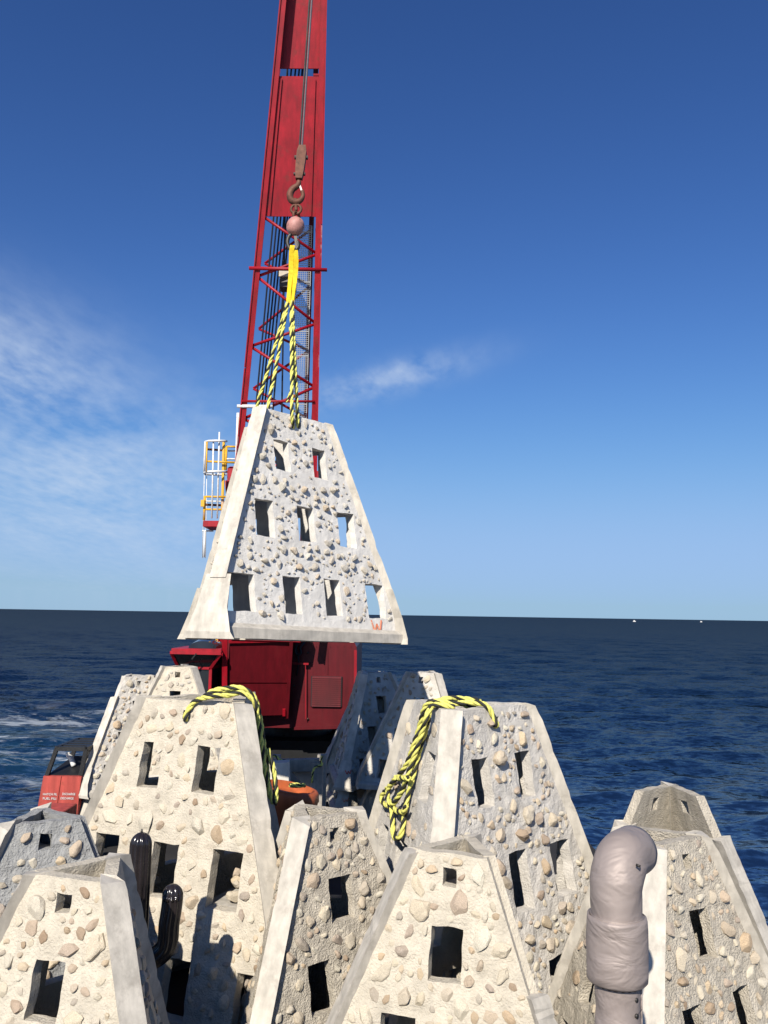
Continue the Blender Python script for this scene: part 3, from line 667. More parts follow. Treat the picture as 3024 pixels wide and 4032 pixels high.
# ------------------------------------------------------------------ hook, ball, sling
def build_hook():
    root = empty('hook_block', at(1187, 565, HY)); tag(root, 'rusty hook block and pink overhaul ball hanging in front of the red boom', 'crane hook')
    def part(mb, nm, mt, smooth=False):
        o = mb.build(nm, M[mt], None, smooth); o.parent = root; o.matrix_parent_inverse = Matrix.Translation(-root.location); return o
    a, b = at(1191, 575, HY), at(1177, 705, HY)
    d = (b - a).normalized()
    mb = MB()
    V = []
    prof = [(0, .04, .03), (.18, .056, .04), (.5, .056, .04), (.78, .05, .04), (1, .04, .035)]
    for t, w, h in prof:
        p = a.lerp(b, t); V += [p + Vector((sx * w, sy * h, 0)) for sx, sy in ((-1, -1), (1, -1), (1, 1), (-1, 1))]
    mb.add(V, [(0, 1, 2, 3), tuple(range(16, 20))[::-1]] + [(i * 4 + j, (i + 1) * 4 + j, (i + 1) * 4 + (j + 1) % 4, i * 4 + (j + 1) % 4) for i in range(4) for j in range(4)])
    part(mb, 'wedge_socket', 'rust')
    mb = MB()
    for s_ in (-1, 1):
        p = a.lerp(b, .35); mb.tube([p + Vector((s_ * .055, 0, 0)), p + Vector((s_ * .08, 0, 0))], .025, 10)
        p = a.lerp(b, .85); mb.tube([p + Vector((s_ * .045, 0, 0)), p + Vector((s_ * .07, 0, 0))], .02, 10)
    part(mb, 'socket_pin', 'steel')
    # swivel hook
    cx = at(1164, 752, HY); q = .36 / 125.0
    hp = [at(1178, 712, HY), at(1172, 730, HY), at(1152, 745, HY), at(1142, 765, HY), at(1146, 786, HY), at(1164, 796, HY), at(1184, 788, HY), at(1193, 770, HY), at(1190, 752, HY)]
    P = catmull(hp, 5); part(MB().tube(P, [0.026 + .018 * math.sin(math.pi * min(i / len(P) * 1.2, 1)) * (1 - .3 * i / len(P)) for i in range(len(P))], 10), 'hook', 'rust', True)
    part(MB().beam(at(1178, 724, HY), at(1188, 752, HY), .02, .02), 'safety_latch', 'white')
    part(MB().tube([at(1164, 782, HY), at(1166, 828, HY)], .02, 8), 'shank', 'rust')
    for k, (x0, y0, x1, y1, ax) in enumerate(((1166, 806, 1166, 842, 0), (1166, 836, 1168, 866, 1))):
        pA, pB = at(x0, y0, HY), at(x1, y1, HY); c = (pA + pB) / 2; h = (pA - pB).length / 2
        ring = [c + (Vector((1, 0, 0)) if ax == 0 else Vector((.5, .8, 0))) * (.06 * math.cos(t)) + Vector((0, 0, h * math.sin(t))) for t in [2 * math.pi * i / 16 for i in range(17)]]
        part(MB().tube(ring, .017, 8, False), 'shackle', 'rust', True)
    c0, c1 = at(1176, 858, HY), at(1150, 925, HY); ax = (c1 - c0); n = 14; pts = []; rad = []
    for i in range(n + 1):
        t = i / n; pts.append(c0 + ax * t); rad.append(max(.105 * math.sqrt(max(1 - (2 * t - 1) ** 2, 0)) ** .8, .02))
    part(MB().tube(pts, rad, 20), 'overhaul_ball', 'ball', True)
    hp = [at(1153, 915, HY), at(1136, 935, HY), at(1132, 958, HY), at(1142, 980, HY), at(1160, 986, HY), at(1174, 972, HY), at(1172, 950, HY)]
    part(MB().tube(catmull(hp, 5), .024, 10), 'lower_hook', 'steel', True)
    part(MB().beam(at(1163, 918, HY), at(1169, 980, HY), .035, .04), 'lower_shank', 'steel')
    return root
build_hook()
def build_sling():
    root = empty('lifting_sling', sling_top); tag(root, 'bright yellow webbing sling between hook and ropes', 'sling')
    inv = Matrix.Translation(-sling_top)
    def strap(pts, w):
        V = []; P = catmull(pts, 5)
        for i, p in enumerate(P):
            a = 0.5 * math.sin(i * .35); d = Vector((math.cos(a), math.sin(a), 0)) * w / 2; e = Vector((-math.sin(a), math.cos(a), 0)) * .006
            V += [inv @ (p - d - e), inv @ (p + d - e), inv @ (p + d + e), inv @ (p - d + e)]
        n = len(P); F = [(3, 2, 1, 0), tuple(range(4 * n - 4, 4 * n))] + [(i * 4 + j, i * 4 + (j + 1) % 4, i * 4 + 4 + (j + 1) % 4, i * 4 + 4 + j) for i in range(n - 1) for j in range(4)]
        MB().add(V, F).build('strap', M['sling'], root)
    Y = HY - .03
    strap([at(1152, 966, Y - .02), at(1147, 1000, Y - .02), at(1145, 1080, Y), at(1138, 1160, Y), at(1137, 1200, Y)], .055)
    strap([at(1163, 985, Y), at(1166, 1030, Y), at(1160, 1110, Y), at(1152, 1170, Y), at(1149, 1196, Y)], .055)
    strap([at(1150, 968, Y + .06), at(1156, 1030, Y + .05), at(1150, 1110, Y + .04), at(1142, 1190, Y + .03)], .05)
build_sling()

# ------------------------------------------------------------------ crane
def build_crane():
    CY = 15.55
    root = empty('crawler_crane', (-1.72, 17.0, 0)); tag(root, 'red crawler crane with tall boom on the barge behind the modules', 'crane')
    inv = Matrix.Translation(-Vector(root.location))
    def part(mb, nm, mt, parent=root, smooth=False):
        mb.v = [inv @ v for v in mb.v]; o = mb.build(nm, M[mt] if isinstance(mt, str) else mt, None, smooth); o.parent = parent; return o
    # --- undercarriage
    for x0 in (-3.25, -0.85):
        V = []; n = 14; prof = []
        y0, y1, r = 15.6, 19.4, .42
        for i in range(n + 1): a = math.pi / 2 + math.pi * i / n; prof.append((y0 + r * math.cos(a), .44 + r * math.sin(a)))
        for i in range(n + 1): a = -math.pi / 2 + math.pi * i / n; prof.append((y1 + r * math.cos(a), .44 + r * math.sin(a)))
        k = len(prof); V = [(x0, y, z) for y, z in prof] + [(x0 + .65, y, z) for y, z in prof]
        tr = part(MB().add(V, [tuple(range(k)), tuple(range(k, 2 * k))[::-1]] + [(i, k + i, k + (i + 1) % k, (i + 1) % k) for i in range(k)]), 'track', 'black')
        mb = MB()
        for i in range(26):
            y = 15.5 + i * .155
            for z in (.015, .865): mb.box((x0 - .02, y, z - .012), (x0 + .67, y + .09, z + .025))
        part(mb, 'track_shoes', 'black', tr)
    part(MB().box((-2.6, 16.2, .35), (-.85, 18.8, .8)), 'undercarriage', 'black')
    part(MB().lathe([(.75, 0), (.75, .3), (.7, .32)], 28, (-1.72, 17.4, .8)), 'slew_ring', 'steel')
    # --- house
    xl, xr = -2.94, at(1403, 2600, CY).x; zt = 2.70; zb = 1.12
    pr = [(xl, zb), (xr, zb), (xr, zt - .12), (xr - .04, zt - .04), (xr - .12, zt), (xl + .05, zt), (xl, zt - .05)]
    k = len(pr); V = [(x, CY, z) for x, z in pr] + [(x, CY + 4.2, z) for x, z in pr]
    hs = part(MB().add(V, [tuple(range(k)), tuple(range(k, 2 * k))[::-1]] + [(i, k + i, k + (i + 1) % k, (i + 1) % k) for i in range(k)]), 'house', 'red_shaded')
    # front cover, wider at the top
    def quad_panel(nm, pts, y0, y1, mt, parent=hs):
        V = [(p.x, y0, p.z) for p in pts] + [(p.x, y1, p.z) for p in pts]; n = len(pts)
        return part(MB().add(V, [tuple(range(n))[::-1], tuple(range(n, 2 * n))] + [(i, (i + 1) % n, n + (i + 1) % n, n + i) for i in range(n)]), nm, mt, parent)
    P = lambda x, y: at(x, y, CY - .1)
    part(MB().beam(P(1150, 2612), P(1215, 2614), .04, .035), 'door_rail', 'red', hs)
    part(MB().beam(P(1203, 2612), P(1203, 2830), .012, .02), 'door_seam', 'red', hs)
    for x, y in ((1212, 2570), (1212, 2830), (1160, 2700)): part(MB().tube([at(x, y, CY - .01), at(x, y, CY - .04)], .018, 10), 'door_latch', 'steel', hs, True)
    part(MB().beam(at(1158, 2868, CY - .02), at(1398, 2862, CY - .02), .03, .05), 'sill_rail', 'red_shaded', hs)
    part(MB().beam(at(1290, 2552, CY - .01), at(1290, 2655, CY - .01), .012, .02), 'door_seam', 'red_shaded', hs)
    part(MB().tube(catmull([at(1172, 2535, CY - .1), at(1163, 2555, CY - .12), at(1168, 2578, CY - .14), at(1185, 2572, CY - .14), at(1182, 2550, CY - .12), at(1200, 2530, CY - .05)], 5), .022, 8), 'hydraulic_hose', 'black', hs, True)
    part(MB().tube(catmull([at(1165, 2548, CY - .05), at(1176, 2600, CY - .08), at(1168, 2660, CY - .06)], 6), .014, 8), 'hydraulic_hose', 'black', hs, True)
    for i in range(9): part(MB().tube([at(1165 + i * 27, 2545, CY - .004), at(1165 + i * 27, 2545, CY - .02)], .009, 6), 'bolt', 'red_shaded', hs)
    # louvre
    a, b = at(1226, 2662, CY), at(1346, 2782, CY)
    lv = part(MB().box((a.x, CY - .03, b.z), (b.x, CY - .004, a.z)), 'louvre', 'black', hs)
    for i in range(15):
        z = b.z + (a.z - b.z) * (i + .5) / 15
        mb = MB(); V = [(a.x + .02, CY - .031, z - .01), (b.x - .02, CY - .031, z - .01), (b.x - .02, CY - .055, z - .02), (a.x + .02, CY - .055, z - .02), (a.x + .02, CY - .031, z + .014), (b.x - .02, CY - .031, z + .014)]
        mb.add(V, [(0, 1, 2, 3), (3, 2, 5, 4), (0, 3, 4), (1, 5, 2), (0, 4, 5, 1)]); o = part(mb, 'slat', 'red_shaded', None); o.parent = lv
    part(MB().beam(at(1400, 2560, CY) + Vector((.0, -.02, 0)), at(1398, 2860, CY) + Vector((0, -.02, 0)), .05, .05), 'corner_trim', 'red', hs)
    # roof gear
    mb = MB(); mb.box((-2.3, 15.9, zt + .003), (-1.0, 17.6, zt + .35)); part(mb, 'winch_cover', 'red_shaded')
    mb = MB()
    for sx in (-.45, .45): mb.beam((-1.8 + sx, 18.6, zt), (-1.8 + sx * .9, 17.3, 6.0), .14, .2)
    mb.beam((-2.3, 17.3, 6.0), (-1.3, 17.3, 6.0), .2, .2); part(mb, 'gantry', 'red')
    part(MB().box((-2.9, 19.5, .9), (-.55, 20.4, 2.3), .05), 'counterweight', 'red_shaded')
    # --- cab
    C = lambda x, y, dy=0: at(650 + .5124 * x, 2450 + .5124 * y, CY - .9 + dy)
    tl, tr = C(48, 232), C(432, 240); bl, br = C(105, 348, .28), C(352, 352, .28); fl, fr = C(105, 640, .28), C(352, 640, .28)
    for q in (fl, fr): q.z = 1.1
    fl.x, fr.x = bl.x, br.x
    back = CY + .25; cabx0 = tl.x; cabx1 = xl - .02
    mb = MB()
    V = [tl, tr, Vector((cabx1, back, tr.z)), Vector((cabx0, back, tl.z)), tl + Vector((0, 0, .07)), tr + Vector((0, 0, .07)), Vector((cabx1, back, tr.z + .07)), Vector((cabx0, back, tl.z + .07))]
    mb.add(V, [(3, 2, 1, 0), (4, 5, 6, 7), (0, 1, 5, 4), (1, 2, 6, 5), (2, 3, 7, 6), (3, 0, 4, 7)])
    cab = part(mb, 'cab', 'red')
    mb = MB(); mb.box((cabx0 + .08, CY - .4, 1.05), (cabx1 - .04, back, tl.z - .75)); part(mb, 'cab_body', 'red_shaded', cab)
    mb = MB()
    for a_, b_ in ((tl, bl), (tr, br), (bl, br), (bl, fl), (br, fr), (fl, fr), (tl, tr)): mb.beam(a_, b_, .05, .06, (0, 1, 0))
    for x_ in (cabx0 + .03, cabx1 - .03): mb.beam((x_, back - .04, 1.05), (x_, back - .04, tl.z), .06, .06)
    mb.beam(tl, Vector((cabx0, back, tl.z)), .05, .05); mb.beam(tr + Vector((0, 0, -.02)), Vector((cabx1, back, tl.z)), .05, .05)
    mb.beam(bl, Vector((cabx0, back, bl.z)), .05, .05); mb.beam(br, Vector((cabx1, back, br.z)), .05, .05)
    part(mb, 'cab_frame', 'red', cab)
    def pane(nm, a_, b_, c_, d_):
        n = (b_ - a_).cross(c_ - a_).normalized() * .008
        V = [a_ - n, b_ - n, c_ - n, d_ - n, a_ + n, b_ + n, c_ + n, d_ + n]
        part(MB().add(V, [(3, 2, 1, 0), (4, 5, 6, 7)] + [(i, (i + 1) % 4, 4 + (i + 1) % 4, 4 + i) for i in range(4)]), nm, 'glass', cab)
    pane('windscreen', bl, br, tr, tl); pane('lower_window', fl, fr, br, bl)
    pane('side_window', br, Vector((cabx1, back, br.z)), Vector((cabx1, back, tr.z)), tr); pane('side_window', fr, Vector((cabx1, back, fr.z)), Vector((cabx1, back, br.z)), br)
    pane('side_window', bl, Vector((cabx0, back, bl.z)), Vector((cabx0, back, tl.z)), tl)
    pane('rear_window', Vector((cabx0, back, bl.z - .5)), Vector((cabx1, back, bl.z - .5)), Vector((cabx1, back, tl.z)), Vector((cabx0, back, tl.z)))
    part(MB().beam(C(205, 285, -.02), C(240, 240, -.03), .012, .02), 'wiper', 'black', cab)
    # dark air-conditioning pod on the cab roof
    a_ = C(180, 222, .25); b_ = C(390, 228, .25); zz = a_.z; mb = MB(); n = 10; V = []
    for i in range(n + 1):
        t = i / n; x = a_.x + (b_.x - a_.x) * t; h = .22 * (math.sin(math.pi * min(max(t * .92 + .04, 0), 1)) ** .35); h = max(h, .04)
        V += [(x, a_.y - .05, zz + .03), (x, a_.y + .02, zz + h * .8), (x, a_.y + .3, zz + h), (x, a_.y + .65, zz + h * .8), (x, a_.y + .75, zz + .03)]
    mb.add(V, [(0, 1, 2, 3, 4), tuple(range(n * 5, n * 5 + 5))[::-1]] + [(i * 5 + j, (i + 1) * 5 + j, (i + 1) * 5 + (j + 1) % 5, i * 5 + (j + 1) % 5) for i in range(n) for j in range(5)])
    part(mb, 'roof_pod', 'glass', cab)
    mb = MB(); mb.beam(at(855, 2520, CY + .1), at(857, 2480, CY + .1), .05, .05); part(mb, 'beacon_post', 'yellow', cab)
    # --- boom
    P0 = Vector((-1.85, 15.0, 2.4)); tip = Vector((-1.05, 9.75, 24.5)); ua = (tip - P0).normalized()
    lat = Vector((1, .12, 0)); lat = (lat - ua * lat.dot(ua)).normalized(); nf = ua.cross(lat).normalized()
    if nf.y > 0: nf = -nf                      # towards the camera
    B = lambda x, y, off=0.0: plane_hit(P0 + nf * off, nf, x, y)
    L0, L1 = B(1117, 0), B(962, 1604); R0, R1 = B(1272, 0), B(1238, 1604)
    lin = lambda a, b, t: a + (b - a) * t
    Lp = lambda t: lin(L1, L0, t); Rp = lambda t: lin(R1, R0, t)    # t=0 at the lattice foot in view, 1 at the picture's top
    t_lo, t_hi = -.62, 1.75
    def tt(y):
        p = B(1180, y); return ((p - L1).dot(ua)) / ((L0 - L1).dot(ua))
    boom = part(MB().beam(Lp(t_lo).lerp(Rp(t_lo), .5) - nf * .2, Lp(t_lo + .06).lerp(Rp(t_lo + .06), .5) - nf * .2, 1.2, .5, nf), 'boom', 'red')
    def chord(f, off, w, mt='red'):
        n = 8; mb = MB()
        a_, b_ = f(t_lo) + nf * off, f(t_hi) + nf * off
        mb.beam(a_, b_, w, w * .9, nf); part(mb, 'chord', mt, boom)
    D = 0.95
    chord(Lp, 0, .085); chord(Rp, 0, .085)
    chord(lambda t: lin(Lp(t), Rp(t), -.035), -D, .07); chord(lambda t: lin(Lp(t), Rp(t), .9), -D, .085, 'red_shaded')
    # outer flanges of the chords
    for f, s_ in ((Lp, -1), (Rp, 1)):
        tm = 0.46 if s_ > 0 else .1
        part(MB().beam(f(t_lo) + lat * s_ * .055 + nf * .02, f(tm) + lat * s_ * .055 + nf * .02, .02, .085, nf), 'chord_flange', 'red_worn', boom)
        part(MB().beam(f(tm + .002) + lat * s_ * .055 + nf * .02, f(t_hi) + lat * s_ * .05 + nf * .02, .02, .085, nf), 'chord_flange', 'red', boom)
    tp0, tp1 = tt(862), tt(318); tr0 = tt(258)
    def plate(nm, ta, tb, off, mt, ia=.03, th=.03):
        V = []
        for t in (ta, tb):
            l, r_ = lin(Lp(t), Rp(t), ia), lin(Lp(t), Rp(t), 1 - ia)
            V += [l + nf * off, r_ + nf * off, r_ + nf * (off - th), l + nf * (off - th)]
        return part(MB().add(V, [(0, 1, 2, 3), (7, 6, 5, 4)] + [(i, 4 + i, 4 + (i + 1) % 4, (i + 1) % 4) for i in range(4)]), nm, mt, boom)
    plate('front_plate', tp0, tp1, -.01, 'red')
    plate('recessed_plate', tr0, t_hi, -.2, 'red')
    for ia in (.02, .98):
        V = []
        for t in (tp1, t_hi):
            q = lin(Lp(t), Rp(t), ia); V += [q + nf * -.02, q + lat * .02 + nf * -.02, q + lat * .02 + nf * -.26, q + nf * -.26]
        part(MB().add(V, [(0, 1, 2, 3), (7, 6, 5, 4)] + [(i, 4 + i, 4 + (i + 1) % 4, (i + 1) % 4) for i in range(4)]), 'side_plate', 'red', boom)
    # plated butt section tapering to the foot pins
    def bq(nm, pts, off, th, mt):
        V = [B(x, y, off) for x, y in pts] + [B(x, y, off - th) for x, y in pts]; n = len(pts)
        return part(MB().add(V, [tuple(range(n)), tuple(range(n, 2 * n))[::-1]] + [(i, n + i, n + (i + 1) % n, (i + 1) % n) for i in range(n)]), nm, mt, boom)
    bq('butt_plate', [(904, 2530), (1145, 2524), (1136, 2688), (897, 2688)], -.03, .05, 'red_shaded'); bq('butt_plate', [(897, 2692), (1136, 2692), (1124, 2815), (892, 2822)], -.03, .05, 'red_shaded')
    part(MB().beam(B(900, 2526), B(1148, 2521), .05, .05, nf), 'butt_ledge', 'red', boom)
    part(MB().beam(B(886, 2480), B(884, 2830), .09, .1, nf), 'butt_chord', 'red', boom); part(MB().beam(B(1150, 2480), B(1128, 2825), .06, .1, nf), 'butt_chord', 'red_shaded', boom)
    part(MB().beam(B(1118, 2818, .06), B(1118, 2792, .06), .05, .06, nf), 'foot_pin', 'red', boom)
    # stiffening ribs on the plate
    for ia in (.12, .86):
        mb = MB().beam(lin(Lp(tp0), Rp(tp0), ia) + nf * .012, lin(Lp(tp1), Rp(tp1), ia) + nf * .012, .02, .025, nf); part(mb, 'plate_rib', 'red', boom)
    l, r_ = lin(Lp(tp1), Rp(tp1), .04), lin(Lp(tp1), Rp(tp1), .96)
    part(MB().beam(l + nf * -.05, r_ + nf * -.05, .1, .03, nf), 'plate_edge', 'red', boom)
    part(MB().beam(lin(Lp(tp1), Rp(tp1), .82) + nf * -.1 + ua * .08, lin(Lp(tp1), Rp(tp1), .96) + nf * -.1 + ua * .08, .12, .03, ua), 'bracket', 'red', boom)
    # lacing, front and rear faces
    fb = [860, 1010, 1100, 1285, 1375, 1535, 1660, 1790, 1900, 2050]
    ts = [tt(862)] + [tt(y) for y in fb[1:]]
    for i in range(len(ts) - 1):
        a_, b_ = (Lp, Rp) if i % 2 == 0 else (Rp, Lp)
        part(MB().tube([a_(ts[i]) + nf * -.02, b_(ts[i + 1]) + nf * -.02], .026, 8), 'lacing_bar', 'red', boom, True)
    for i in range(len(ts) - 1):
        a_, b_ = (Rp, Lp) if i % 2 == 0 else (Lp, Rp)
        p, q = lin(Lp(ts[i]), Rp(ts[i]), .92 if i % 2 == 0 else .07), lin(Lp(ts[i + 1]), Rp(ts[i + 1]), .07 if i % 2 == 0 else .92)
        part(MB().tube([p - nf * D, q - nf * D], .024, 8), 'lacing_bar', 'red', boom, True)
    t5 = tt(1072); part(MB().tube([Lp(t5) - lat * .14 + nf * .05, Rp(t5) + lat * .16 + nf * .05], .03, 10), 'cross_bar', 'red_worn', boom, True)
    t6 = tt(1592); part(MB().tube([Lp(t6) - lat * .05 + nf * .05, Rp(t6) + nf * .05], .022, 8), 'cross_bar', 'red', boom, True)
    t6 = tt(1612); part(MB().tube([Lp(t6) - lat * .12 + nf * .04, lin(Lp(t6), Rp(t6), .4) + nf * .04], .03, 8), 'cross_bar', 'white', boom, True)
    # side lacing on the right flank
    for i in range(len(ts) - 1):
        p = Rp(ts[i]) - nf * (0 if i % 2 else D); q = Rp(ts[i + 1]) - nf * (D if i % 2 else 0)
        part(MB().tube([p, q], .022, 6), 'lacing_bar', 'red', boom, True)
    # catwalk grating inside
    ga = lambda t: lin(Lp(t), Rp(t), .66) - nf * .6; gb = lambda t: lin(Lp(t), Rp(t), .90) - nf * .6
    mb = MB(); t0, t1 = tt(1700), tt(868)
    for k in range(8): mb.beam(lin(ga(t0), gb(t0), k / 7), lin(ga(t1), gb(t1), k / 7), .014 if k in (0, 7) else .006, .03 if k in (0, 7) else .012, nf)
    for i in range(100):
        t = t0 + (t1 - t0) * i / 99; w = .022 if i % 12 == 0 else .008
        mb.beam(ga(t), gb(t), w, w, nf)
    part(mb, 'catwalk_grating', 'grey_paint', boom)
    # wires inside the lattice
    for i, (xa, xb) in enumerate(((1076, 1008), (1090, 1020), (1104, 1031), (1117, 1042), (1130, 1056), (1140, 1076), (1122, 1110))):
        a_, b_ = plane_hit(P0 - nf * .5, nf, xa, 870), plane_hit(P0 - nf * .5, nf, xb, 1600); d_ = (a_ - b_)
        part(MB().tube([b_ - d_ * .45, a_ + d_ * 1.3], .016, 6), 'boom_wire', 'wire_dark', boom)
    # lamp box
    a_ = B(1134, 1112, -.25)
    part(MB().box(a_ - Vector((.13, .12, .13)), a_ + Vector((.13, .12, .04)), .01), 'lamp_box', 'steel', boom)
    part(MB().bar_pts([(a_.x - .14, a_.y - .15), (a_.x + .14, a_.y - .15), (a_.x + .1, a_.y + .1), (a_.x - .1, a_.y + .1)], a_.z + .045, a_.z + .2), 'lamp_hood', 'beige', boom)
    # hoist wires
    w0 = at(1188, 590, HY); w1 = at(1228, 0, HY); d_ = w1 - w0
    for o_, m_ in ((Vector((0, 0, 0)), 'wire'), (Vector((-.035, .05, 0)), 'steel')):
        part(MB().tube([w0 + o_, w0 + o_ + d_ * 2.6], .012, 8), 'hoist_wire', m_, boom)
    # boom head
    th = w0 + d_ * 2.6
    part(MB().lathe([(.1, -.06), (.3, -.06), (.24, -.02), (.24, .02), (.3, .06), (.1, .06)], 20, (th.x, th.y + .2, th.z)), 'head_sheave', 'steel', boom)
    # --- ladder cage and platforms at the left of the mast
    d5 = lambda x, y, dy=0.0: at(760 + .3073 * x, 1580 + .3073 * y, CY + .9 + dy)
    cg = part(MB().beam(d5(395, 515), d5(372, 1560), .045, .05), 'ladder_cage', 'yellow')
    def bar(pts, r, nm, mt): part(MB().tube(pts, r, 8), nm, mt, cg, True)
    bar([d5(430, 512, .1), d5(400, 508, -.1), d5(300, 505, -.22), d5(200, 508, -.1), d5(155, 520, .1), d5(160, 530, .3)], .022, 'hoop', 'white')
    bar([d5(440, 905, .1), d5(395, 900, -.12), d5(280, 898, -.25), d5(190, 902, -.1), d5(143, 915, .1), d5(160, 935, .3), d5(300, 940, .4), d5(430, 938, .4)], .022, 'hoop', 'white')
    for x0_, x1_, y1_ in ((180, 168, 900), (262, 240, 1500), (338, 310, 1500), (155, 140, 900)): bar([d5(x0_, 395 if x0_ == 338 else 520, -.12), d5(x1_, y1_, -.12)], .016, 'cage_bar', 'white' if x0_ != 180 else 'yellow')
    for x0_, x1_ in ((176, 160), (145, 120)): bar([d5(x0_, 940, .2), d5(x1_, 2010, .2)], .007, 'cage_bar', 'white')
    bar([d5(190, 615, .05), d5(430, 632, .05)], .022, 'cage_rail', 'rust'); bar([d5(180, 770, -.1), d5(540, 785, -.1)], .02, 'cage_rail', 'yellow')
    bar([d5(420, 580, 0), d5(560, 583, 0)], .02, 'guard_rail', 'yellow'); bar([d5(450, 635, .1), d5(560, 637, .1)], .016, 'guard_rail', 'white'); bar([d5(432, 738, 0), d5(560, 740, 0)], .016, 'guard_rail', 'white')
    bar([d5(428, 580, 0), d5(418, 880, 0)], .024, 'guard_post', 'yellow')
    bar([d5(155, 1222, -.1), d5(420, 1225, -.1)], .02, 'guard_rail', 'yellow'); bar([d5(155, 1385, -.1), d5(420, 1388, -.1)], .02, 'guard_rail', 'yellow'); bar([d5(165, 1280, .1), d5(420, 1285, .1)], .014, 'guard_rail', 'white'); bar([d5(160, 1325, .1), d5(420, 1335, .1)], .024, 'guard_rail', 'rust')
    bar([d5(152, 1215, -.1), d5(140, 1525, -.1)], .026, 'guard_post', 'yellow'); part(MB().beam(d5(128, 1265, -.15), d5(124, 1350, -.15), .07, .06), 'guard_bracket', 'yellow', cg)
    a_, b_ = d5(128, 1528, -.2), d5(420, 1612, -.2); part(MB().box((a_.x, a_.y, b_.z), (b_.x, a_.y + .7, a_.z), .01), 'platform', 'red', cg)
    bar([d5(120, 1660, 0), d5(260, 1660, 0)], .018, 'lower_rail', 'white'); bar([d5(150, 1660, 0), d5(140, 2000, 0)], .02, 'lower_post', 'white')
    part(MB().beam(d5(578, 150, -.3), d5(555, 850, -.3), .05, .05), 'white_post', 'white'); part(MB().beam(d5(600, 200, -.35), d5(590, 620, -.35), .06, .03), 'hanging_strap', 'beige')
    part(MB().box((d5(440, 900).x, d5(440, 900).y, d5(440, 1050).z), (d5(700, 900).x, d5(440, 900).y + .8, d5(440, 830).z), .04), 'mast_base', 'red')
    part(MB().beam(d5(560, 1040, .5), (-2.5, 16.6, 2.7), .4, .5), 'mast', 'red')
    part(MB().beam(d5(375, 1560), Vector((d5(370, 2010).x, d5(370, 2010).y, 2.6)), .05, .05), 'ladder_rail', 'yellow', cg)
build_crane()

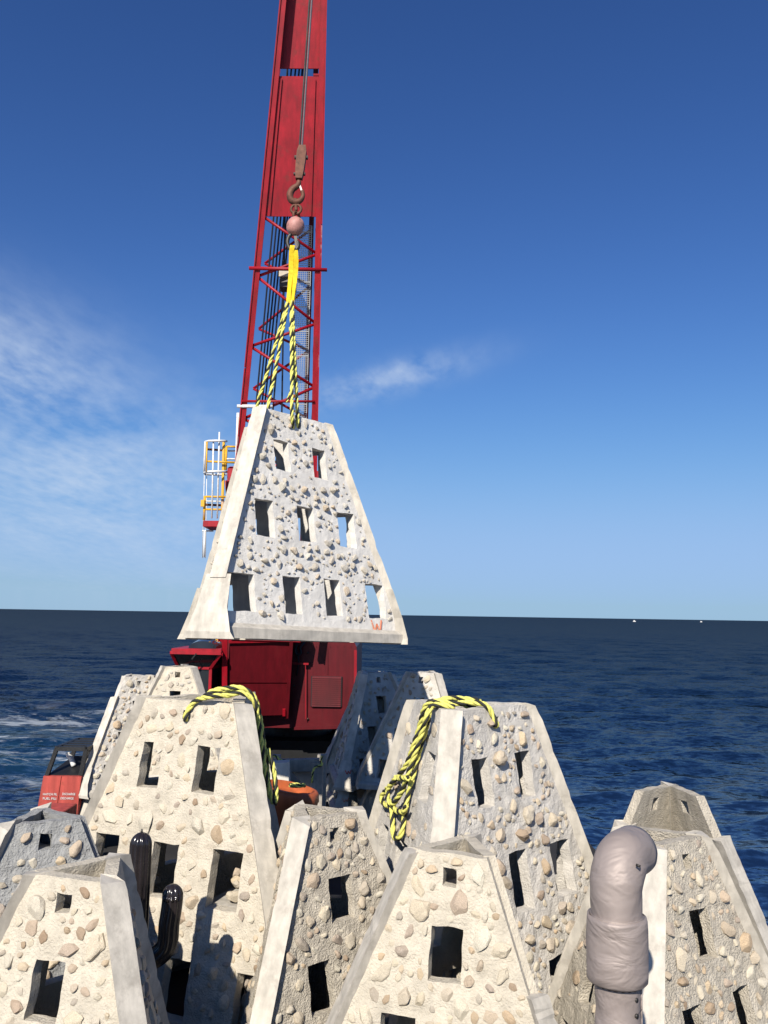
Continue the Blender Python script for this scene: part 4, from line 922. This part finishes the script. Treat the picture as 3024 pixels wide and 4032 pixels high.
# ------------------------------------------------------------------ insulated pipe
def build_pipe():
    PY = 3.9; base = at(2432, 3900, PY); x0 = base.x
    root = empty('insulated_pipe', (x0, PY, 0)); tag(root, 'silver padded exhaust pipe with a bent top at the lower right', 'pipe')
    def sweep(pts, rads, nm, mt='fabric', n=40, puff=0.0, parent=root, wr=0.004):
        rads = [q * .91 for q in rads]; P = [Vector(p) for p in pts]; T = [(P[min(i + 1, len(P) - 1)] - P[max(i - 1, 0)]).normalized() for i in range(len(P))]
        nr = Vector((1, 0, 0)); V = []
        for i, p in enumerate(P):
            nr = (nr - T[i] * nr.dot(T[i])).normalized(); bn = T[i].cross(nr)
            for j in range(n):
                a = 2 * math.pi * j / n; dv = nr * math.cos(a) + bn * math.sin(a)
                q = p + dv * rads[i]; w = noise.noise(Vector((q.x * 8, q.y * 8, q.z * 9))) * wr + noise.noise(Vector((q.x * 14 + q.z * 18, q.y * 14, q.z * 22))) * wr * .35
                V.append(q + dv * w)
        F = [(i * n + j, i * n + (j + 1) % n, (i + 1) * n + (j + 1) % n, (i + 1) * n + j) for i in range(len(P) - 1) for j in range(n)]
        F += [tuple(range(n))[::-1], tuple(range((len(P) - 1) * n, len(P) * n))]
        return MB().add(V, F).build(nm, M[mt], parent, True)
    # lower jacket with seam dimples
    zs = [i * .02 for i in range(0, 84)]
    sweep([(0, 0, z) for z in zs], [.107 + .0015 * math.sin(z * 45) for z in zs], 'lower_jacket')
    # collar
    prof = [(1.603, .112), (1.604, .134), (1.612, .1415), (1.64, .144), (1.70, .1455), (1.76, .146), (1.82, .1455), (1.86, .1435), (1.874, .140), (1.879, .130), (1.866, .116)]
    cv = sweep([(0, 0, z) for z, r in prof], [r for z, r in prof], 'collar', n=48, wr=.006)
    # elbow
    hd = Vector((.62, .78, 0)).normalized(); pts = []; rads = []
    for i in range(7): z = 1.80 + i * .03; pts.append(Vector((0, 0, z))); rads.append(.118 + .004 * math.sin(i / 6 * math.pi / 2))
    zb = pts[-1].z; R = .125
    for i in range(1, 13):
        a = math.pi / 2 * i / 12; pts.append(Vector((0, 0, zb)) + hd * (R * (1 - math.cos(a))) + Vector((0, 0, R * math.sin(a)))); rads.append(.122 + .006 * math.sin(math.pi * i / 12))
    for i in range(1, 4): pts.append(pts[12 + 6] + hd * (.03 * i)); rads.append(.122)
    eb = sweep(pts, rads, 'elbow', n=48, wr=.005)
    e = pts[-1]
    sweep([e + hd * .004, e + hd * .03], [.105, .10], 'outlet', 'black', 32, 0, eb, 0)
    # studs with washers down the seam
    for k in range(9):
        z = 1.555 - k * .064; a = math.radians(-90 + 36); rr = .0985
        c = Vector((rr * math.cos(a), rr * math.sin(a), z)); d = Vector((math.cos(a), math.sin(a), 0))
        MB().tube([c - d * .004, c + d * .004], .0095, 12).build('stud', M['steel'], root, True)
        a2 = math.radians(-90 + 66); e2 = Vector((.100 * math.cos(a2), .100 * math.sin(a2), z + .01))
        MB().tube([c + d * .003, (c + e2) / 2 + (c + e2).normalized() * .002, e2], .0014, 5).build('lacing_wire', M['wire'], root)
    # stitched seam cord
    a2 = math.radians(-90 + 68); mb = MB()
    P = [Vector((.0995 * math.cos(a2 + .02 * math.sin(i * 1.7)), .0995 * math.sin(a2 + .02 * math.sin(i * 1.7)), .9 + i * .01)) for i in range(70)]
    mb.tube(P, .004, 6).build('seam', M['fabric'], root, True)
    P = [Vector((.1085 * math.cos(t), .1085 * math.sin(t), 1.866 + .003 * math.sin(t * 24))) for t in [2 * math.pi * i / 160 for i in range(161)]]
    MB().tube(P, .005, 6, False).build('seam', M['fabric'], root, True)
    P = [Vector((.1075 * math.cos(t), .1075 * math.sin(t), 1.603 + .003 * math.sin(t * 24))) for t in [2 * math.pi * i / 160 for i in range(161)]]
    MB().tube(P, .006, 6, False).build('seam', M['steel'], root, True)
    # gathered knot of the elbow seam
    q = at(2508, 3408, PY - .10) - Vector((x0, PY, 0)); MB().tube([q + Vector((0, .01, 0)), q + Vector((.012, .0, -.003)), q + Vector((.02, .02, -.006))], [.006, .005, .003], 8).build('seam_knot', M['steel'], root, True)
build_pipe()

# ------------------------------------------------------------------ black cactus
def build_cactus():
    CYc = 5.78; t = at(558, 3277, CYc); root = empty('cactus_sculpture', (t.x, CYc, 0)); tag(root, 'glossy black ribbed cactus figure between white and cream modules', 'cactus sculpture')
    def ribbed(pts, r, nm, parent=root, nrib=11):
        P = [Vector(p) for p in pts]; T = [(P[min(i + 1, len(P) - 1)] - P[max(i - 1, 0)]).normalized() for i in range(len(P))]
        n = nrib * 4; nr = Vector((1, 0, 0)); V = []; L = [0]
        for a, b in zip(P, P[1:]): L.append(L[-1] + (b - a).length)
        for i, p in enumerate(P):
            nr = (nr - T[i] * nr.dot(T[i])).normalized(); bn = T[i].cross(nr); left = L[-1] - L[i]; rr = r * math.sqrt(max(1 - max(0, 1 - left / (r * 1.1)) ** 2, .0005)) if left < r * 1.1 else r
            for j in range(n):
                a = 2 * math.pi * j / n; k = 1 - .2 * (.5 - .5 * math.cos(nrib * a)) ** 1.6
                V.append(p + (nr * math.cos(a) + bn * math.sin(a)) * rr * k)
        F = [(i * n + j, i * n + (j + 1) % n, (i + 1) * n + (j + 1) % n, (i + 1) * n + j) for i in range(len(P) - 1) for j in range(n)]
        F += [tuple(range(n))[::-1], tuple(range((len(P) - 1) * n, len(P) * n))]
        return MB().add(V, F).build(nm, M['cactus'], parent, True)
    dense = lambda z0, z1: [(0, 0, z0 + (z1 - z0) * i / 20) for i in range(17)] + [(0, 0, z1 - (z1 - z0) * .2 * (1 - i / 14) ** 2) for i in range(1, 15)]
    tr = ribbed(dense(0.0, t.z), .073, 'trunk')
    MB().tube([(0, 0, t.z - .005), (0, 0, t.z + .02)], [.009, .005], 8).build('tip', M['steel'], tr, True)
    a = at(681, 3480, CYc) - Vector((t.x, CYc, 0)); j = at(600, 3790, CYc) - Vector((t.x, CYc, 0)); low = at(650, 3735, CYc) - Vector((t.x, CYc, 0))
    def arm(sx, dz):
        A = Vector((a.x * sx, 0, a.z + dz)); Lw = Vector((low.x * sx, 0, low.z + dz)); J = Vector((0, 0, j.z + dz))
        P = catmull([J, Vector((J.x + .06 * sx, 0, J.z + .0)), Lw, Vector((A.x * .94, 0, Lw.z + .16)), Vector((A.x, 0, A.z - .12)), A], 8)
        # finer steps near the dome
        e = P[-1]; d = (P[-1] - P[-4]).normalized(); P = P[:-4] + [e - d * .1 * (1 - k / 12) ** 2 for k in range(13)]
        return ribbed(P, .068, 'arm')
    arm(1, 0); arm(-1, .0)
build_cactus()

# ------------------------------------------------------------------ red engine casing at the left rail
def build_engine():
    Y = 11.6; q = lambda x, y, dy=0: at(.4219 * x, 2600 + .4219 * y, Y + dy)
    tl, tr = q(405, 1080), q(757, 1078); bl, br = q(330, 1490), q(717, 1460)
    z0 = 0.02; k = (tl.z - z0) / (tl.z - bl.z); bl = tl + (bl - tl) * k; k = (tr.z - z0) / (tr.z - br.z); br = tr + (br - tr) * k; bl.z = br.z = z0
    root = empty('engine_casing', (tl.x + .3, Y + .4, 0)); tag(root, 'weathered red engine casing with black roll cage and white lettering', 'engine casing'); inv = Matrix.Translation(-root.location)
    def part(mb, nm, mt, smooth=False): mb.v = [inv @ v for v in mb.v]; return mb.build(nm, M[mt], root, smooth)
    dp = Vector((0, .9, 0)); zt = tl.z
    V = [bl, br, Vector((tr.x, tr.y, zt)), tl, bl + dp, br + dp, Vector((tr.x, tr.y, zt)) + dp, tl + dp]
    part(MB().add(V, [(0, 1, 2, 3), (7, 6, 5, 4), (0, 3, 7, 4), (1, 5, 6, 2), (3, 2, 6, 7), (0, 4, 5, 1)]), 'casing', 'red_box')
    part(MB().beam(tl.lerp(tr, .46) + Vector((0, -.006, 0)), bl.lerp(br, .46) + Vector((0, -.006, 0)), .02, .012), 'seam', 'red_box')
    # roll cage: slanted uprights carrying a slatted top
    ct = [q(530, 820, .05), q(775, 830, .05), q(880, 760, .85), q(600, 745, .85)]
    up = [tl + Vector((.03, .05, 0)), tr + Vector((-.02, .05, 0)), tr + Vector((-.02, .85, 0)), tl + Vector((.03, .85, 0))]
    zc = sum(c.z for c in ct[:2]) / 2
    for c in ct: c.z = zc
    ct[0].x, ct[3].x = ct[0].x, ct[0].x; ct[1].x = ct[2].x = tr.x + .03
    for a, b in zip(up, ct): part(MB().beam(a, b, .05, .05), 'cage_post', 'black')
    for a, b in ((ct[0], ct[1]), (ct[1], ct[2]), (ct[2], ct[3]), (ct[3], ct[0])): part(MB().beam(a, b, .055, .055), 'cage_rail', 'black')
    for t in (.25, .5, .75): part(MB().beam(ct[0].lerp(ct[3], t) + Vector((0, 0, .01)), ct[1].lerp(ct[2], t) + Vector((0, 0, .01)), .12, .03), 'cage_slat', 'black')
    for t in (.3, .6, .85): part(MB().beam(up[1].lerp(up[2], t), ct[1].lerp(ct[2], t), .12, .03, (0, 1, 0)), 'cage_slat', 'black')
    V = [up[0] + Vector((0, .02, .004)), up[1] + Vector((-.03, .02, .004)), up[1] + Vector((-.03, .6, .16)), up[0] + Vector((.12, .6, .16))]
    V = V + [v - Vector((0, 0, .02)) for v in V[:2]] + [v - Vector((0, 0, .2)) for v in V[2:]]
    part(MB().add(V, [(0, 1, 2, 3), (4, 7, 6, 5), (0, 4, 5, 1), (1, 5, 6, 2), (2, 6, 7, 3), (3, 7, 4, 0)]), 'engine_cover', 'black')
    part(MB().tube(catmull([q(690, 985, .3), q(665, 920, .3), q(640, 890, .3), q(632, 860, .3)], 5), [.035] * 10 + [.03] * 6, 12), 'exhaust_stub', 'white', True)
    # painted lettering
    def letter(txt, px, py, h, w):
        cu = bpy.data.curves.new('lettering', 'FONT'); cu.body = txt; cu.size = h * 1.4; cu.extrude = .001
        o = bpy.data.objects.new('lettering', cu); COL.objects.link(o); bpy.context.view_layer.update()
        me = bpy.data.meshes.new_from_object(o.evaluated_get(bpy.context.evaluated_depsgraph_get())); bpy.data.objects.remove(o); bpy.data.curves.remove(cu)
        sx = w / max(v.co.x for v in me.vertices)
        me.materials.clear(); me.materials.append(M['white']); t = link(bpy.data.objects.new('lettering', me), root)
        p = q(px, py); p.y -= .008
        t.matrix_local = inv @ Matrix.Translation(p) @ Matrix.Rotation(math.pi / 2, 4, 'X') @ Matrix.Diagonal((sx, 1, 1, 1))
    sc = Y / 3320 * .4219
    letter('HATCH FILL', 402, 1258, 20 * sc, 142 * sc); letter('DISCHARGE', 582, 1256, 20 * sc, 118 * sc)
    letter('FUEL FILL', 400, 1298, 20 * sc, 130 * sc); letter('DISCHARGE', 566, 1296, 20 * sc, 118 * sc)
    c = MB(); a, b = at(78, 3231, 9.8), at(190, 3231, 9.8)
    c.box((a.x, 9.8, .02), (b.x, 10.7, a.z), .01); o = c.build('deck_hatch', M['red_box']); tag(o, 'low red deck hatch beside the lettered engine casing', 'hatch')
    h = MB(); p = at(205, 3225, 9.8); h.tube([p + Vector((0, .1, -.9)), p + Vector((0, .1, .0)), p + Vector((.0, .1, .015))], .012, 8); h.beam(p + Vector((-.03, .1, .0)), p + Vector((.04, .1, .015)), .015, .015)
    o = h.build('valve_handle', M['red_box']); tag(o, 'small red valve handle beside the engine casing', 'valve')
build_engine()

# ------------------------------------------------------------------ tub, timber frame and clutter between the modules
def build_clutter():
    Y = 9.5; c = at(1140, 3100, Y); r = .30
    prof = [(r * .82, 0), (r * .9, .3), (r * .97, .8), (r * .99, c.z - .16), (r * 1.04, c.z - .13), (r * 1.05, c.z - .03), (r * 1.0, c.z), (r * .86, c.z + .01), (r * .8, c.z - .06), (r * .3, c.z - .09), (.02, c.z - .09)]
    n = 40; V = []
    for rr, z in prof:
        for j in range(n):
            a = 2 * math.pi * j / n; k = 1 + .03 * math.sin(a * 9) * (1 if z < c.z - .1 and rr > r * .5 else 0) + .02 * math.sin(a * 3 + 1)
            V.append((c.x + rr * k * math.cos(a), Y + rr * k * math.sin(a), max(z - .05 * math.cos(a) * (z / c.z) ** 6 * (1 if z > .3 else 0), 0)))
    F = [(i * n + j, i * n + (j + 1) % n, (i + 1) * n + (j + 1) % n, (i + 1) * n + j) for i in range(len(prof) - 1) for j in range(n)] + [tuple(range(n))[::-1], tuple(range((len(prof) - 1) * n, len(prof) * n))]
    o = MB().add(V, F).build('orange_tub', M['orange'], None, True); tag(o, 'crumpled orange plastic tub behind the cream module', 'tub')
    # small coil of rope lying on the tub
    cc = at(1170, 3115, Y - .1); cc.z = c.z + .02
    rope('rope', [[cc + Vector((.08 * math.cos(t), .06 * math.sin(t), .012 * t / 6.28 + .01)) for t in [i * .5 for i in range(26)]]], 'short yellow and black rope end on the orange tub', 'rope', 'ropes lying on the modules', r=.014)
    Yf = 10.7; q = lambda x, y, dy=0: at(950 + .3617 * x, 2850 + .3617 * y, Yf + dy)
    root = empty('timber_crate', (q(560, 450).x, Yf + .3, 0)); tag(root, 'weathered open timber crate with pale boards in front of the crane', 'crate'); inv = Matrix.Translation(-root.location)
    def part(mb, nm, mt): mb.v = [inv @ v for v in mb.v]; return mb.build(nm, M[mt], root)
    part(MB().beam(q(270, 455), q(850, 440), .12, .14), 'top_rail', 'timber'); part(MB().beam(q(270, 440, .8), q(850, 425, .8), .1, .12), 'top_rail', 'timber')
    for x, y in ((832, 450), (290, 455)):
        a = q(x, y, -.03); part(MB().beam(a + Vector((0, 0, .04)), Vector((a.x, a.y, 0)), .13, .12, (0, 1, 0)), 'post', 'timber')
        part(MB().beam(a + Vector((0, .8, 0)), Vector((a.x, a.y + .8, 0)), .12, .12, (0, 1, 0)), 'post', 'timber')
    a = q(420, 410, -.25); b = q(430, 690, -.25); part(MB().beam(a, b, .22, .2, (0, 1, 0)), 'upright_block', 'ply')
    a, b = q(510, 510, .1), q(755, 790, .1); part(MB().box((a.x, a.y, .02), (b.x, a.y + .04, a.z), .005), 'pale_board', 'ply')
    a, b = q(300, 520, .1), q(390, 700, .1); part(MB().box((a.x, a.y, .02), (b.x, a.y + .04, a.z), .005), 'side_board', 'timber')
    part(MB().beam(q(470, 480, -.02), q(640, 690, -.02), .09, .05, (0, 1, 0)), 'brace', 'timber')
    for sx in (0, .8): part(MB().beam(q(270, 900, sx) , q(850, 900, sx), .1, .12), 'bottom_rail', 'timber')
    rope('rope', [[q(240, 390, -.1), q(270, 420, -.12), q(310, 370, -.1), q(370, 350, -.08), q(420, 395, -.1), q(500, 405, -.12), q(515, 460, -.14), q(512, 560, -.14), q(510, 680, -.14), q(508, 760, -.12)]],
         'thin yellow and black rope hanging over the timber crate', 'rope', 'ropes lying on the modules', r=.017)
    rope('rope', [[q(880, 350, -.1), q(868, 410, -.1), q(875, 450, -.1), q(800, 475, -.14), q(775, 560, -.14), q(770, 640, -.12)]], 'thin rope beside the right post of the timber crate', 'rope', 'ropes lying on the modules', r=.014)
    # loose stones lying inside the cream module, seen through its windows
    rnd = random.Random(5)
    mw = modA.matrix_world
    for x0, x1, cnt, lab, grp in ((-.76, -.40, 22, 'tan loose stone in the pile behind the cream module\'s left window', 'loose stones behind the left window'),
                                  (.42, .76, 9, 'tan loose stone lying in the cream module\'s right middle window', 'loose stones in the right middle window')):
        MB().box((x0 - .06, -.505, .90), (x1 + .06, -.12, .945)).build('inner_ledge', M['rib'], modA)
        for i in range(cnt):
            y = -.545 + .40 * rnd.random(); r_ = rnd.uniform(.032, .052)
            z = .955 + r_ * .75 + max(0, y + .47) * rnd.uniform(.1, .75)
            s_ = bpy.data.objects.new('loose_stone', rnd.choice(STONES['round'])); link(s_)
            s_.matrix_world = mw @ Matrix.Translation((rnd.uniform(x0 + .03, x1 - .03), y, z)) @ Matrix.Rotation(rnd.uniform(0, 6), 4, 'Z') @ Matrix.Rotation(rnd.uniform(0, 6), 4, 'X') @ Matrix.Diagonal((r_ * 1.15, r_, r_ * .9, 1))
            tag(s_, lab, 'stone', grp)
build_clutter()

# ------------------------------------------------------------------ spray-painted letters
def letter_W(root, f, size, px, py, w, h, mt, scale=1.0, out=.012, parent=None):
    p, n = face_plane(root, f, size, out, scale); c = plane_hit(p, n, px, py)
    upv = (Vector((0, 0, 1)) - n * n.z).normalized(); r_ = upv.cross(n).normalized()
    pts = [(-.5, .5), (-.28, -.5), (0, .2), (.22, -.5), (.5, .5)]
    mb = MB()
    for a, b in zip(pts, pts[1:]):
        mb.beam(c + r_ * a[0] * w + upv * a[1] * h, c + r_ * b[0] * w + upv * b[1] * h, .02 * (w / .16), .003, n)
    inv = root.matrix_world.inverted(); mb.v = [inv @ v for v in mb.v]
    mb.build('painted_letter', M[mt], root)
letter_W(modS, 0, BIG, 1485, 2466, .16, .14, 'orange_paint', out=.014)
letter_W(modK, 0, SMALL, 1372, 3040, .10, .05, 'red_spray', scale=.85, out=.075)
letter_W(modK1, 0, SMALL, 1362, 3150, .10, .05, 'orange_paint', scale=.85, out=.075)
for ch in modI.children:
    if ch.name.startswith('corner_rib'):
        for ft in ch.children:
            c = ft.matrix_world @ (sum((v.co for v in ft.data.vertices), Vector()) / len(ft.data.vertices))
            ft['_x'] = c.x
feet = sorted([ft for ch in modI.children if ch.name.startswith('corner_rib') for ft in ch.children], key=lambda f: f['_x'])
for f in feet: del f['_x']
feet[0].data.materials.clear(); feet[0].data.materials.append(M['painted_foot']); feet[0]['label'] = 'concrete foot sprayed orange'


def boat(px, py, Y, label, s_):
    p = at(px, py, Y); root = empty('distant_boat', (p.x, Y, SEA_Z)); tag(root, label, 'boat', 'boats on the horizon')
    V = [(-3, -1.1, 0), (3, -1.1, 0), (3.6, 0, 0), (3, 1.1, 0), (-3, 1.1, 0), (-3.2, -1.4, 1.6), (3.4, -1.4, 1.9), (4.8, 0, 2.2), (3.4, 1.4, 1.9), (-3.2, 1.4, 1.6)]
    V = [Vector(v) * s_ for v in V]
    MB().add(V, [(4, 3, 2, 1, 0), (5, 6, 7, 8, 9)] + [(i, (i + 1) % 5, 5 + (i + 1) % 5, 5 + i) for i in range(5)]).build('boat_hull', M['white'], root)
    MB().bar_pts([(-1.6 * s_, -.9 * s_), (1.4 * s_, -.9 * s_), (1.0 * s_, .9 * s_), (-1.6 * s_, .9 * s_)], 1.65 * s_, 3.6 * s_, .1).build('wheelhouse', M['white'], root)
    MB().tube([(-.6 * s_, 0, 3.6 * s_), (-.8 * s_, 0, 5.4 * s_)], .07 * s_, 6).build('mast', M['grey_paint'], root)
boat(2497, 2436, 1500, 'tiny white boat on the horizon, nearer the crane', .75)
boat(2760, 2440, 1900, 'tiny white boat on the horizon, farther right', .7)
